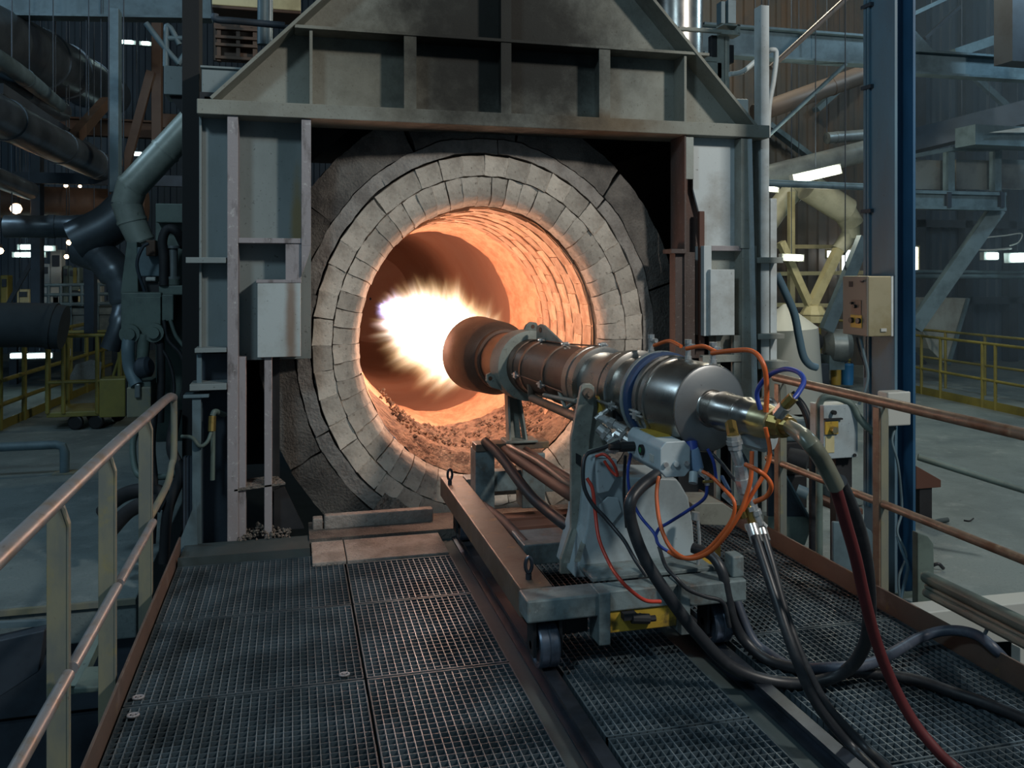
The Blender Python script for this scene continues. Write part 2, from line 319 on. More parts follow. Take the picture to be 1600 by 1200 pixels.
# ------------------------------------------------------------------ setting
def pbox(mb, u0, u1, v0, v1, Y, D):
    um = (u0 + u1) / 2; vm = (v0 + v1) / 2
    return mb.box(at(u0, vm, Y=Y).x, at(u1, vm, Y=Y).x, Y, Y + D, at(um, v1, Y=Y).z, at(um, v0, Y=Y).z)
def poly(mb, pts, Y, D):
    return mb.prism([at(u, v, Y=Y) for (u, v) in pts], (0, D, 0))

FZ = -0.30                                     # floor of the hall, lower than the burner platform
mb = MB(); mb.box(-14, -0.95, 5.75, 24, FZ - 0.25, FZ); struct('floor', mb, M['concrete'], bevel=0.01)
mb = MB(); mb.box(3.25, 20, 4.35, 24, FZ - 0.25, FZ); struct('floor', mb, M['concrete'], bevel=0.01)
mb = MB(); mb.box(-14, 20, -6, 24, -3.05, -3.0); struct('floor', mb, M['void'])
mb = MB(); mb.box(-14, -0.95, 5.72, 5.75, FZ - 0.03, FZ + 0.004); struct('trim_1', mb, M['rail_yellow'])
mb = MB(); mb.box(3.25, 20, 4.30, 4.345, FZ - 0.16, FZ + 0.01); struct('trim_2', mb, M['steel_teal'])
mb = MB(); mb.box(-14, 20, -8, 24, 12.5, 12.6); struct('ceiling', mb, M['steel_dark'])
mb = MB()
for k in range(5): mb.box(-14, -0.9, 5.80 + 0.01 * k, 5.86 + .01 * k, -3 + k * .5, -2.53 + k * .5)
struct('wall_pit', mb, M['steel_dark'])

def corrugated(name, x0, y0, x1, y1, z0, z1, m, pitch=0.22, dep=0.05):
    """trapezoid sheet between two plan points"""
    a = Vector((x0, y0, 0)); b = Vector((x1, y1, 0)); d = b - a; L = d.length; d.normalize(); nrm = Vector((d.y, -d.x, 0))
    pts = []; s = 0.0
    while s < L:
        for (f, o) in ((0, 0), (.42, 0), (.5, 1), (.92, 1)): pts.append(a + d * min(s + f * pitch, L) + nrm * (o * dep))
        s += pitch
    mb = MB(); n = len(pts)
    mb.add([p + Vector((0,0,z0)) for p in pts] + [p + Vector((0,0,z1)) for p in pts], [(i, i+1, n+i+1, n+i) for i in range(n-1)])
    return struct(name, mb, m)
corrugated('wall_right', 20, 16, 20, 2, FZ, 12.5, M['cladding_blue'], .3)
corrugated('wall_back', 3.2, 16.0, 13.3, 16.0, FZ, 12.5, M['cladding'], .25)
corrugated('wall_rear', 13.3, 16.0, 20, 16.0, FZ, 12.5, M['cladding_blue'], .25)
corrugated('wall_left', -14, 5, -14, 24, FZ, 12.5, M['cladding_blue'], .3)
corrugated('wall_far', -14, 23.5, 3.2, 23.5, FZ, 12.5, M['cladding_blue'], .3)
corrugated('wall_divider', 3.2, 16, 3.2, 23.5, FZ, 12.5, M['cladding_blue'], .3)

# ------------------------------------------------------------------ platform of bar grating
X_L, X_J, X_T0, X_C0, X_C1, X_D0, X_R = -0.667, 0.30, 0.94, 1.13, 1.735, 1.985, 2.94
def grating(x0, x1, y0, y1, label, group=None):
    cx, cy = (x0+x1)/2, (y0+y1)/2
    t = thing('grating_panel', label, 'grating', (cx, cy, -0.04), group)
    g = 0.006; x0 += g; x1 -= g; y0 += g; y1 -= g; h0, h1 = -0.036, 0.0
    for (a, b, c, d) in ((x0, x1, y0, y0+.008), (x0, x1, y1-.008, y1)):
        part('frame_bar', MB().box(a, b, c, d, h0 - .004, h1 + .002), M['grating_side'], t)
    for (a, b, c, d) in ((x0, x0+.006, y0, y1), (x1-.006, x1, y0, y1)):
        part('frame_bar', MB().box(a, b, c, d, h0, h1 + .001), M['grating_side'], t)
    mb = MB(); n = max(2, round((y1-y0)/.0385))
    for i in range(1, n):
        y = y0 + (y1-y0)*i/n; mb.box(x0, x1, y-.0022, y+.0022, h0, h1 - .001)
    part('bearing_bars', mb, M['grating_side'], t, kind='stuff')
    mb = MB(); n = max(2, round((x1-x0)/.0335))
    for i in range(1, n):
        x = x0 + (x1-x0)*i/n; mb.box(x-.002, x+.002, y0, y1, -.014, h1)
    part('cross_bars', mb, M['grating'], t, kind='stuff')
    return t
rows_ab = [5.36, 4.53, 3.69, 2.85, 2.0]
pos_ab = ['nearest the kiln mouth in its row', 'second from the kiln mouth', 'third from the kiln mouth', 'closest to the viewer']
for i in range(4):
    y1, y0 = rows_ab[i], rows_ab[i+1]
    grating(X_L, X_J, y0, y1, 'grating panel by the yellowed handrail, ' + pos_ab[i], 'grating panels of the platform')
    grating(X_J, X_T0, y0, min(y1, 5.17), 'narrow grating panel beside the cart track, ' + pos_ab[i], 'grating panels of the platform')
for (y0, y1, tx) in ((4.3, 5.6, 'under the front of the cart'), (3.0, 4.3, 'under the rear axle of the cart'), (1.9, 3.0, 'in front of the cart, empty and dark')):
    grating(X_C0, X_C1, y0, y1, 'bar grating panel between the two cart rails, ' + tx, 'grating panels of the platform')
for (y0, y1, tx) in ((4.77, 5.85, 'behind the cart near the kiln hood'), (3.68, 4.77, 'beside the cart wheel'), (2.59, 3.68, 'under the curling thick hoses'), (1.5, 2.59, 'crossed by the red sleeved hose')):
    grating(X_D0, X_R, y0, y1, 'grating panel along the brown toe plate, ' + tx, 'grating panels of the platform')
# strips beside the rails and rails
for (x0, x1) in ((X_T0, X_C0), (X_C1, X_D0)):
    struct('trim_3', MB().box(x0 + .002, x1 - .002, 1.5, 5.75, -.06, -.035), M['trim'])
for (xc, tx) in ((1.07, 'under the near wheel'), (1.895, 'under the far wheel, beside the coiled hoses')):
    mb = MB(); mb.prism([(xc-.05, 1.4, -.034), (xc+.05, 1.4, -.034), (xc+.05, 1.4, -.025), (xc+.014, 1.4, -.018), (xc+.014, 1.4, .008), (xc+.03, 1.4, .014), (xc+.03, 1.4, .029), (xc-.03, 1.4, .029), (xc-.03, 1.4, .014), (xc-.014, 1.4, .008), (xc-.014, 1.4, -.018), (xc-.05, 1.4, -.025)], (0, 4.35, 0))
    tag(part('track_rail', mb, M['railhead']), 'dark polished steel track rail ' + tx, 'rail', 'rails of the burner cart track')
# beams below the grating
mb = MB()
for y in (2.0, 2.85, 3.69, 4.53, 5.36): mb.box(-.72, 2.98, y-.04, y+.04, -.30, -.045)
for x in (-.70, .3, .96, 1.72, 2.96): mb.box(x-.03, x+.03, 1.2, 5.8, -.32, -.045)
struct('trim_4', mb, M['steel_dark'])
# toe plates
def toe(x0, x1, y0, y1, tx):
    tag(part('toe_plate', MB().box(x0, x1, y0, y1, -.08, .105), M['toe'], bevel=.002), tx, 'toe plate')
toe(-.683, -.671, 1.2, 5.6, 'brown steel toe plate below the yellowed handrail')
toe(2.944, 2.956, 1.2, 5.85, 'brown rusty toe plate beside the coiled hoses')
# plates in front of the kiln mouth
tag(part('cover_plate', MB().box(.11, .308, 5.19, 5.60, -.01, .012), M['castable'], bevel=.004), 'small dusty steel cover plate at the foot of the kiln, darker joint side', 'plate')
tag(part('cover_plate', MB().box(.314, .93, 5.19, 5.60, -.01, .012), M['castable'], bevel=.004), 'wide dusty steel cover plate lit orange in front of the kiln', 'plate')
mb = MB(); mb.box(-.66, .10, 5.37, 5.72, -.02, .02); mb.box(-.66, .10, 5.36, 5.375, -.02, .05); struct('trim_5', mb, M['trim'])
mb = MB(); mb.box(.10, 2.7, 5.60, 5.98, -.05, .03); struct('trim_6', mb, M['castable_dark'])
tag(part('curb', MB().box(.20, .93, 5.80, 5.87, .02, .115), M['castable'], bevel=.01), 'low grey curb across the foot of the kiln mouth', 'curb')
tag(part('curb_block', MB().box(.125, .19, 5.80, 5.88, .02, .10), M['castable'], bevel=.008), 'small square block at the end of the curb', 'block')

# ------------------------------------------------------------------ kiln hood (portal frame)
hood = thing('kiln_hood', 'grey ribbed steel hood framing the round kiln mouth, sooty at the top', 'hood', (1.4, 5.8, 0))
YF, YB = 5.75, 5.94
H = M['hood']; HSO = M['hood_soot']
def hp(name, m, *boxes, bevel=.003, label=None):
    mb = MB()
    for b in boxes: pbox(mb, *b)
    return part(name, mb, m, hood, bevel=bevel, label=label)
part('lintel', MB().box(-.592, 3.47, YF - .02, YB + .16, 2.742, 2.838), HSO, hood, bevel=.006)
# gable plate, following the two slopes
gl0 = at(346, 152, Y=YB).x; gr0 = at(1182, 196, Y=YB).x
sl = at(500, 0, Y=YF); sr = at(1020, 0, Y=YF); ll = at(330, 154, Y=YF); lr = at(1180, 197, Y=YF)
kl = (sl - ll) / (sl.z - ll.z); kr = (sr - lr) / (sr.z - lr.z); ztop = 4.25
tl = ll + kl * (ztop - ll.z); tr = lr + kr * (ztop - lr.z)
mb = MB(); mb.prism([(ll.x, YB, 2.83), (lr.x, YB, 2.83), (tr.x, YB, ztop), (tl.x, YB, ztop)], (0, .02, 0))
gp = part('gable_plate', mb, HSO, hood)
for (a, b) in ((ll, tl), (lr, tr)):
    d = (b - a).normalized(); n = Vector((d.z, 0, -d.x)) * .011
    mb = MB(); mb.prism([a - n - Vector((0,.02,0)), b - n - Vector((0,.02,0)), b + n - Vector((0,.02,0)), a + n - Vector((0,.02,0))], (0, YB - YF + .10, 0))
    part('slope_flange', mb, HSO, hood, bevel=.002)
zr = at(490, 38, Y=YF).z; xl = (ll + kl * (zr - ll.z)).x; xr = (lr + kr * (zr - lr.z)).x
part('horizontal_rib', MB().box(xl, xr + .12, YF - .01, YB, zr - .032, zr - .01), HSO, hood, bevel=.003)
for (u, w, full) in ((486, .018, 0), (641, .085, 0), (791, .075, 1), (945, .085, 0), (1072, .018, 0)):
    x = at(u, 150, Y=YF).x
    mb = MB()
    mb.box(x - .01, x + .01, YF + .01, YB, 2.83, 3.36 if not full else ztop)
    if w > .05: mb.box(x - w/2, x + w/2, YF, YF + .016, 2.80 if full else 2.825, zr - .03 if not full else ztop)
    part('vertical_rib', mb, HSO, hood, bevel=.002)
# left pillar
hp('pillar_panel', M['panel_stain'], (356, 486, 178, 562, YB, .02))
hp('outer_panel', M['hood_blue'], (312, 357, 178, 548, YB - .04, .02), (311, 315, 178, 548, YB - .1, .06))
hp('pillar_flange', M['flange'], (355, 372, 178, 855, YF, YB - YF))
hp('pillar_flange', M['flange'], (372, 384, 558, 850, YF + .02, .1))
mb = MB(); pbox(mb, 471, 486, 186, 384, YF, YB - YF); poly(mb, [(471, 384), (486, 384), (483, 398), (471, 432)], YF, YB - YF)
part('pillar_flange', mb, M['flange'], hood, bevel=.002)
hp('pocket_ledge', M['flange'], (372, 472, 372, 380, YF + .01, YB - YF))
hp('pocket_block', M['flange'], (446, 471, 380, 438, YF + .02, YB - YF - .02))
hp('pillar_box', M['box_stain'], (402, 470, 441, 558, YF - .03, .2), bevel=.004, label='pale welded box on the pillar, stained brown along one edge')
hp('pillar_box_edge', M['flange'], (400, 471, 437, 442, YF - .035, .21))
hp('shelf_rib', M['hood_blue'], (290, 353, 402, 411, YF, YB - YF))
hp('shelf_rib', M['hood_blue'], (304, 354, 544, 551, YF, YB - YF))
hp('stub_post', M['steel_teal'], (307, 315, 552, 602, YF + .05, .05))
hp('shelf_rib', M['hood_blue'], (296, 354, 600, 610, YF - .02, .2))
hp('base_post', M['steel_teal'], (300, 314, 620, 858, YF, .08))
hp('base_collar', M['steel_teal'], (286, 326, 617, 622, YF - .02, .14))
hp('back_panel', M['steel_dark'], (314, 357, 552, 856, YB, .02))
hp('inner_post', M['flange'], (413, 425, 558, 848, YF, .05))
mb = MB(); pbox(mb, 424, 437, 558, 826, YB - .02, .02); part('inner_post_web', mb, M['dark'], hood)
mb = MB(); mb.prism([at(366, 768, Y=YF), at(446, 757, Y=YF), at(432, 745, Y=YB), at(380, 752, Y=YB)], (0, 0, .012)); part('dusty_ledge', mb, M['dustpile'], hood)
mb = MB(); poly(mb, [(428, 766), (444, 760), (476, 826), (428, 828)], YF + .12, .02); part('foot_gusset', mb, M['dark'], hood)
mb = MB(); poly(mb, [(274, 862), (307, 780), (309, 862)], YF - .05, .015); part('foot_gusset', mb, M['steel_teal'], hood)
# right pillar
mb = MB(); mb.box(at(1072, 300, Y=YF).x - .012, at(1072, 300, Y=YF).x, YF, YB + .05, 1.2, 2.74); part('inner_flange', mb, M['hood_rust'], hood)
hp('inner_flange_face', M['hood'], (1072, 1084, 214, 280, YF, .02))
hp('rusty_plate', M['hood_rust'], (1066, 1102, 280, 560, YB - .04, .02))
hp('rusty_column', M['hood_rust'], (1055, 1086, 394, 560, YF + .02, .1))
hp('rusty_column_ledge', M['hood_rust'], (1049, 1073, 389, 396, YF - .02, .15))
hp('rusty_strip', M['rustpipe'], (1093, 1101, 330, 545, YF + .06, .03))
mb = MB(); poly(mb, [(1083, 214), (1083, 295), (1092, 330), (1100, 385), (1162, 385), (1162, 214)], YB - .09, .02); part('pillar_panel', mb, M['hood_light'], hood)
hp('pillar_rib', M['hood'], (1158, 1171, 216, 388, YF, YB - YF))
hp('pillar_rib', M['hood'], (1160, 1182, 384, 790, YF + .01, .14))
mb = MB(); poly(mb, [(1170, 217), (1175, 217), (1184, 620), (1184, 790), (1178, 790), (1178, 600)], YF - .02, .05); part('edge_flange', mb, M['hood_light'], hood)
hp('outer_panel', M['hood'], (1176, 1192, 217, 790, YB, .02))
hp('outer_post', M['hood_light'], (1189, 1202, 8, 570, YF + .09, .1))
hp('outer_post', M['hood_light'], (1204, 1214, 310, 570, YF + .12, .08))
hp('shelf_rib', M['hood'], (1184, 1224, 402, 411, YF, .2))
hp('shelf_rib', M['hood'], (1185, 1226, 522, 530, YF, .2))
hp('shelf_rib', M['hood'], (1185, 1232, 565, 576, YF, .2))
hp('outer_post', M['hood'], (1190, 1200, 570, 800, YF + .1, .1))
hp('pocket_strip', M['hood_light'], (1100, 1112, 384, 525, YF + .01, .15))
hp('pocket_ledge', M['flange'], (1112, 1161, 384, 392, YF + .02, .15))
hp('lower_panel', M['hood'], (1108, 1161, 384, 560, YB - .06, .02))
hp('pillar_box', M['hood_light'], (1110, 1148, 421, 524, YF - .03, .16), bevel=.004, label='whitish welded box on the pillar behind the burner hoses')
hp('cross_strut', M['hood'], (1098, 1162, 555, 566, YF + .02, .06))
hp('cross_post', M['hood'], (1119, 1126, 524, 790, YF + .04, .04))
hp('cross_post', M['hood'], (1147, 1162, 524, 790, YF + .03, .05))
hp('back_panel', M['dark'], (1060, 1192, 520, 800, YB + .02, .02))
# enclosure that keeps the space behind the frame dark
mb = MB(); mb.box(-.60, -.57, 5.98, 9.4, -.3, 2.9); mb.box(3.38, 3.41, 5.98, 9.4, -.3, 2.9); mb.box(-.6, 3.41, 5.98, 9.4, 2.9, 2.93); mb.box(-.6, -.17, 9.4, 9.43, -.3, 2.93); mb.box(2.87, 3.41, 9.4, 9.43, -.3, 2.93)
part('enclosure', mb, M['dark'], hood)
mb = MB(); mb.prism([at(500, 190, Y=6.6), at(560, 190, Y=6.6), at(490, 250, Y=6.6), at(430, 300, Y=6.6), at(430, 190, Y=6.6)], (0, .02, 0)); part('inner_gusset', mb, M['hood_rust'], hood)

# ------------------------------------------------------------------ kiln
CX, CZ, KY = 1.347, 1.347, 6.03
R1, R2, R3, RB, RT_, YT = 1.224, 1.085, 0.925, 0.885, 0.818, 8.52
CZ -= .115
kiln = thing('rotary_kiln', 'round brick-lined kiln mouth glowing orange inside', 'kiln', (CX, KY, CZ)); KS = 1.105; kiln.scale = (1, 1, KS)
def kpart(name, mb, m, smooth=False, kind=None, mod=None):
    """meshes given around the kiln axis with the kiln's centre as origin"""
    o = bpy.data.objects.new(name, _mesh(name, mb, m, Vector((0,0,0)), smooth)); COL.objects.link(o); o.parent = kiln; OFF[o.name] = OFF[kiln.name]
    if kind: o['kind'] = kind
    return o
def rough(mb, amp, sc, k=1.0):
    for i, p in enumerate(mb.v):
        q = Vector((p.x * sc + 3.1, p.y * sc * k, p.z * sc)); n = noise.noise_vector(q) + noise.noise_vector(q * 2.7) * .5
        mb.v[i] = p + n * amp
def cut(mb, levels):
    """subdivide a mesh so that it can be roughened"""
    bm = bmesh.new(); me = bpy.data.meshes.new('t'); me.from_pydata([tuple(v) for v in mb.v], [], mb.f); bm.from_mesh(me)
    bmesh.ops.recalc_face_normals(bm, faces=bm.faces)
    bmesh.ops.subdivide_edges(bm, edges=bm.edges, cuts=levels, use_grid_fill=True)
    out = MB(); out.v = [v.co.copy() for v in bm.verts]; bm.verts.index_update(); out.f = [tuple(v.index for v in f.verts) for f in bm.faces]
    bm.free(); bpy.data.meshes.remove(me); return out
# joints behind the face bricks
mb = MB(); mb.lathe([(.022, R1), (.024, R2), (.062, R3 + .012), (.2, RB + .02), (.24, R1)], (0,0,0), (0,1,0), 72); kpart('mortar_bed', mb, M['mortar'])
def brick_set(name, n, fn, variants, m, angles=None, bev=.006, amp=.009):
    ms = []
    for k in range(variants):
        b = cut(fn(2*PI/n * random.uniform(.985, .998)), 2)
        seed = Vector((k*7.3, n, k)); 
        for i, p in enumerate(b.v): b.v[i] = p + noise.noise_vector(p * 9 + seed) * amp + noise.noise_vector(p * 31 + seed) * amp * .5
        ms.append(_mesh(name, b, m, Vector((0,0,0)), 50))
    for i in range(n):
        a = 2*PI*(i + .5)/n + random.uniform(-.006, .006)
        if angles and not (angles[0] < ((a + PI) % (2*PI)) - PI < angles[1]): continue
        o = bpy.data.objects.new(name, random.choice(ms)); COL.objects.link(o); o.parent = kiln
        o.rotation_euler = (0, -a, 0); o.location = (0, random.uniform(-.009, .006), 0)
def face1(w): return MB().sector((0,0), R2 + .004, R1 - .004, -w/2, w/2, 0, .12, 1)
def face2(w):
    mb = MB(); vs = []
    for a in (-w/2, 0, w/2):
        for (r, y) in ((R2 - .004, .003), (R3 + .03, .018), (R3, .04), (RB + .008, .11), (RB + .07, .19), (R2 - .004, .19)):
            vs.append((r*math.cos(a), y, r*math.sin(a)))
    fs = []
    for i in range(2):
        for j in range(6): fs.append((i*6+j, (i+1)*6+j, (i+1)*6+(j+1)%6, i*6+(j+1)%6))
    fs.append(tuple(range(6))); fs.append(tuple(range(17, 11, -1)))
    return mb.add(vs, fs)
brick_set('face_brick', 44, face1, 6, M['brick'])
brick_set('lip_brick', 58, face2, 6, M['brick'])
# bore courses
nb = 36
for c in range(7):
    y0 = .20 + c*.2; r = RB + (RT_ - RB) * (y0/(YT - KY))
    def course(w, y0=y0, r=r): return MB().sector((0,0), r, r + .1, -w/2, w/2, y0 + .003, y0 + .195, 1)
    ms = [cut(course(2*PI/nb*.988), 1) for _ in range(4)]
    for k, b in enumerate(ms):
        for i, p in enumerate(b.v): b.v[i] = p + noise.noise_vector(p * 8 + Vector((k*5, c, 0))) * .007
    ms = [_mesh('bore_brick', b, M['brick_hot'], Vector((0,0,0)), 50) for b in ms]
    for i in range(nb):
        a = 2*PI*(i + (.5 if c % 2 else 0))/nb; aa = ((a + PI) % (2*PI)) - PI
        if not (-1.75 < aa < 2.2): continue
        o = bpy.data.objects.new('bore_brick', random.choice(ms)); COL.objects.link(o); o.parent = kiln
        o.rotation_euler = (0, -a, 0); rr = random.uniform(-.003, .005); o.location = (rr*math.cos(a), 0, rr*math.sin(a))
# rough lining (the joints of the bore too), throat, and the smooth zone behind it
mb = MB(); ys = 34
prof = [(.19 + (YT - KY - .19)*i/ys, 0) for i in range(ys+1)]
prof = [(y, RB + (RT_ - RB)*(y/(YT-KY)) + (.010 if y < 1.6 else .0)) for (y, _) in prof] + [(YT - KY + .03, RT_ + .05), (YT - KY + .05, .97)]
mb.lathe(prof, (0,0,0), (0,1,0), 120); rough(mb, .012, 6, .7); kpart('rough_lining', mb, M['lining'], 60)
mb = MB(); mb.lathe([(YT - KY + .04, .96), (4.5, .96), (7.5, .96), (9.0, .94), (9.4, .7), (9.5, .02)], (0,0,0), (0,1,0), 72); kpart('smooth_lining', mb, M['lining_smooth'], True)
# castable band and dark outer segments
def seg_ring(name, n, r0, r1, y0, y0b, y1, m, amp, gap, off=0.0):
    for i in range(n):
        a0 = 2*PI*i/n + off + random.uniform(-.02, .02)*(6/n); a1 = 2*PI*(i+1)/n + off - gap
        b = cut(MB().sector((0,0), r0, r1, a0, a1, y0 + random.uniform(-.005, .005), y1, 12, y0b), 2)
        for k, p in enumerate(b.v): b.v[k] = p + noise.noise_vector(p * 6 + Vector((i*3, 0, 0))) * amp + noise.noise_vector(p * 23) * amp * .4
        kpart(name, b, m, 60)
seg_ring('castable_band_segment', 9, R1 + .010, R1 + .105, .004, .03, .25, M['castable'], .012, .005, .1)
seg_ring('outer_ring_segment', 11, R1 + .112, 1.575, .03, .10, .4, M['castable_dark'], .016, .010, .25)
mb = MB(); mb.lathe([(.12, R1), (.3, 1.48), (.5, 1.5), (3.3, 1.5)], (0,0,0), (0,1,0), 64); kpart('kiln_shell', mb, M['dark'], True)
mb = MB(); mb.sector((0,0), R1 - .05, R1 + .20, -2.22, -1.80, -.015, .2, 14, -.09); mb = cut(mb, 2)
for k, p in enumerate(mb.v): mb.v[k] = p + noise.noise_vector(p * 14) * .03
kpart('loose_fill', mb, M['dustpile'], 60, kind='stuff')

# clinker bed lying in the bore
def bore_r(y): return RB + (RT_ - RB) * min(max((y - KY)/(YT - KY), 0), 1)
mb = MB(); nx, ny = 70, 70; vs = []; fs = []
for j in range(ny + 1):
    y = 6.17 + 1.40*j/ny; r = bore_r(y)
    for i in range(nx + 1):
        a = -PI/2 + (-1.05 + 2.0*i/nx); e = min(i, nx-i)/nx * 5; e = min(e, 1); e2 = min(j/6, 1) * min(1, (ny-j)/10)
        t = noise.noise(Vector((i*.05, j*.06, 2))) ; h = (.085 + .06*t) * e * e2 + .012*noise.noise(Vector((i*.5, j*.5, 4))) * e - .012
        rr = r - h; vs.append((CX + rr*math.cos(a), y, CZ + KS*rr*math.sin(a)))
for j in range(ny):
    for i in range(nx):
        k = j*(nx+1) + i; fs.append((k, k+1, k+nx+2, k+nx+1))
mb.add(vs, fs)
for k in range(520):
    j = random.random(); y = 6.25 + 1.2*j; a = -PI/2 + random.uniform(-.98, .85); r = bore_r(y) - .055*min(1, (1-j)*5) - .02 - random.random()*.03
    c = Vector((CX + r*math.cos(a), y, CZ + KS*r*math.sin(a))); s_ = random.uniform(.006, .022) * (1.7 if random.random() < .06 else 1)
    vs = [c + Vector(q) * s_ * random.uniform(.6, 1.2) for q in ((1,0,0),(-1,0,0),(0,1,0),(0,-1,0),(0,0,1),(0,0,-1))]
    mb.add(vs, [(0,2,4),(2,1,4),(1,3,4),(3,0,4),(2,0,5),(1,2,5),(3,1,5),(0,3,5)])
tag(part('clinker_bed', mb, M['clinker'], smooth=60), 'brown lumpy clinker heaped on the floor of the glowing kiln', 'clinker', kind='stuff')
mb = MB()
for k in range(260):
    cz = .02; c = Vector((random.uniform(-.34, -.02), random.uniform(5.70, 5.92), 0)); c.z = .02 + .05*random.random()*math.exp(-((c.x+.2)/.12)**2)
    s_ = random.uniform(.004, .014); vs = [c + Vector(q) * s_ * random.uniform(.6, 1.3) for q in ((1,0,0),(-1,0,0),(0,1,0),(0,-1,0),(0,0,1),(0,0,-1))]
    mb.add(vs, [(0,2,4),(2,1,4),(1,3,4),(3,0,4),(2,0,5),(1,2,5),(3,1,5),(0,3,5)])
tag(part('dust_chips', mb, M['dustpile']), 'grey refractory chips spilled at the foot of the hood pillar', 'rubble', kind='stuff')

# clips that hold the gratings down
for (u, v, tx) in ((208, 1119, 'beside the brown toe plate, at the first panel corner'), (216, 1091, 'beside the brown toe plate, just beyond the joint'), (538, 1055, 'beside the middle joint')):
    c = at(u, v, Z=.004); mb = MB()
    mb.tube([c + Vector((.020*math.cos(a), .014*math.sin(a), .004)) for a in [2*PI*i/12 for i in range(13)]], .005, 6); mb.cyl(c, c + Vector((0,0,.010)), .008, 8)
    tag(part('hold_down_clip', mb, M['flange'], smooth=40), 'small bright clip on the grating ' + tx, 'clip', 'hold down clips')
# ------------------------------------------------------------------ burner: a level pipe turned a little towards the handrail
BZ = 1.15
def ax(u):                                    # point of the burner axis seen in pixel column u
    q = (u - U0) / F; dv = FW + RT * q
    # tip T and direction D in plan; solve T + D*s = dv*t
    det = -BD.x * dv.y + BD.y * dv.x
    s = (BT.x * dv.y - BT.y * dv.x) / det
    return s
BT = at(745, 552, Z=BZ); BR = at(1205, 660, Z=BZ); BD = (BR - BT); BLEN = BD.length; BD.normalize()
BSIDE = Vector((BD.y, -BD.x, 0))             # towards the handrail side (viewer's left) or away
if BSIDE.x > 0: BSIDE = -BSIDE
def bp(u, side=0.0, up=0.0):                  # point by pixel column, offset sideways and up
    return BT + BD * ax(u) + BSIDE * side + Vector((0, 0, up))
burner = thing('kiln_burner', 'long stainless steel burner pipe pointing into the kiln, hoses at its rear', 'burner', (BT.x + .3, BT.y - 1.5, 0.9))
def fat(u): return 1.08 + .11 * min(max((u - 940) / 110, 0), 1) - .12 * min(max((u - 1109) / 2, 0), 1)
def lat(name, m, prof, n=40, label=None, smooth=30):
    """prof: list of (pixel column, radius)"""
    mb = MB(); pr = [(ax(u), r * fat(u)) for (u, r) in prof]
    if pr[0][1] > 0: pr = [(pr[0][0], 0)] + pr
    if pr[-1][1] > 0: pr = pr + [(pr[-1][0], 0)]
    mb.lathe(pr, BT, BD, n); return part(name, mb, m, burner, smooth=smooth, label=label)
# open head: outer shell, inner channel
mb = MB(); s0 = ax(745); s1 = ax(778); sn = ax(806)
mb.lathe([(s0 + .25, 0), (s0 + .25, .15), (s0 + .02, .16), (s0, .235), (s0, .262), (s0 + .012, .268), (s1 - .01, .250), (s1, .246), (s1 + .07, .212), (s1 + .075, .205), (s1 + .12, .203), (s1 + .125, .186), (s1 + .06, .18)], BT, BD, 56)
part('burner_head', mb, M['tip_steel'], burner, smooth=30, label='scaled brown burner head, wider than the pipe')
lat('neck', M['inox_warm'], [(777, .17), (790, .172), (822, .172)])
lat('clamp_flange', M['bracket'], [(814, .172), (815, .205), (829, .205), (830, .172)])
lat('front_pipe', M['inox_warm'], [(812, .150), (838, .160), (840, .153), (928, .153)])
for u in (838, 851, 888): lat('strap', M['inox_warm'], [(u-1.5, .150), (u-1.2, .160), (u+1.2, .160), (u+1.5, .150)])
lat('pipe_flange', M['inox'], [(923, .15), (924, .174), (931, .174), (932, .155), (934, .155), (935, .177), (943, .177), (944, .15)])
lat('middle_pipe', M['inox'], [(940, .151), (986, .151)])
lat('pipe_flange', M['inox'], [(975, .15), (976, .171), (984, .171), (985, .155), (988, .155), (989, .178), (998, .178), (1000, .15)])
lat('middle_pipe', M['inox'], [(996, .154), (1034, .154)])
lat('clamp_rim', M['hood_blue'], [(1027, .153), (1028, .184), (1033, .186), (1034, .153)])
lat('clamp_band', M['blue_band'], [(1033, .153), (1033.5, .182), (1041, .182), (1042, .153)], label='blue painted clamp band')
lat('pipe_flange', M['inox'], [(1043, .15), (1044, .172), (1050, .172), (1051, .155), (1053, .155), (1054, .170), (1060, .170), (1061, .15)])
lat('rear_drum', M['inox'], [(1058, .163), (1106, .163), (1109, .160), (1110, .152)])
lat('end_disc', M['disc'], [(1109, .158), (1110.5, .157), (1112, .09), (1113, .06)])
lat('rear_nozzle', M['inox'], [(1108, .078), (1113, .076), (1114, .070), (1129, .069), (1130, .064)], smooth=30)
lat('nozzle_collar', M['inox'], [(1128, .064), (1129, .078), (1132, .080), (1140, .074), (1162, .072), (1164, .066)])
lat('nozzle_collar', M['inox'], [(1162, .066), (1163, .074), (1167, .075), (1172, .066), (1190, .064), (1191, .05)])
lat('bronze_coupling', M['cream_fit'], [(1186, .055), (1187, .067), (1197, .065), (1211, .056), (1213, .04)])
lat('brass_nut', M['brass'], [(1210, .042), (1212, .050), (1226, .046), (1227, .036), (1236, .034), (1237, .02)], n=12, smooth=20)
# ears of the clamp flange
def ear(u, pts, hole):
    mb = MB(); c = bp(u); P = [c + BSIDE * s_ + Vector((0,0,z)) for (s_, z) in pts]; mb.prism(P, BD * .022)
    e = part('lifting_ear', mb, M['bracket'], burner, bevel=.002)
    hc = c + BSIDE * hole[0] + Vector((0,0,hole[1])); mb = MB(); mb.cyl(hc - BD * .002, hc + BD * .024, .013, 14); part('ear_hole', mb, M['tip_steel'], e, smooth=30)
ear(818, [(-.13, .12), (-.10, .235), (-.08, .265), (-.04, .27), (-.01, .25), (.02, .18)], (-.055, .240))
ear(818, [(.14, -.12), (.235, -.04), (.262, -.05), (.265, -.09), (.235, -.13), (.15, -.16)], (.24, -.075))
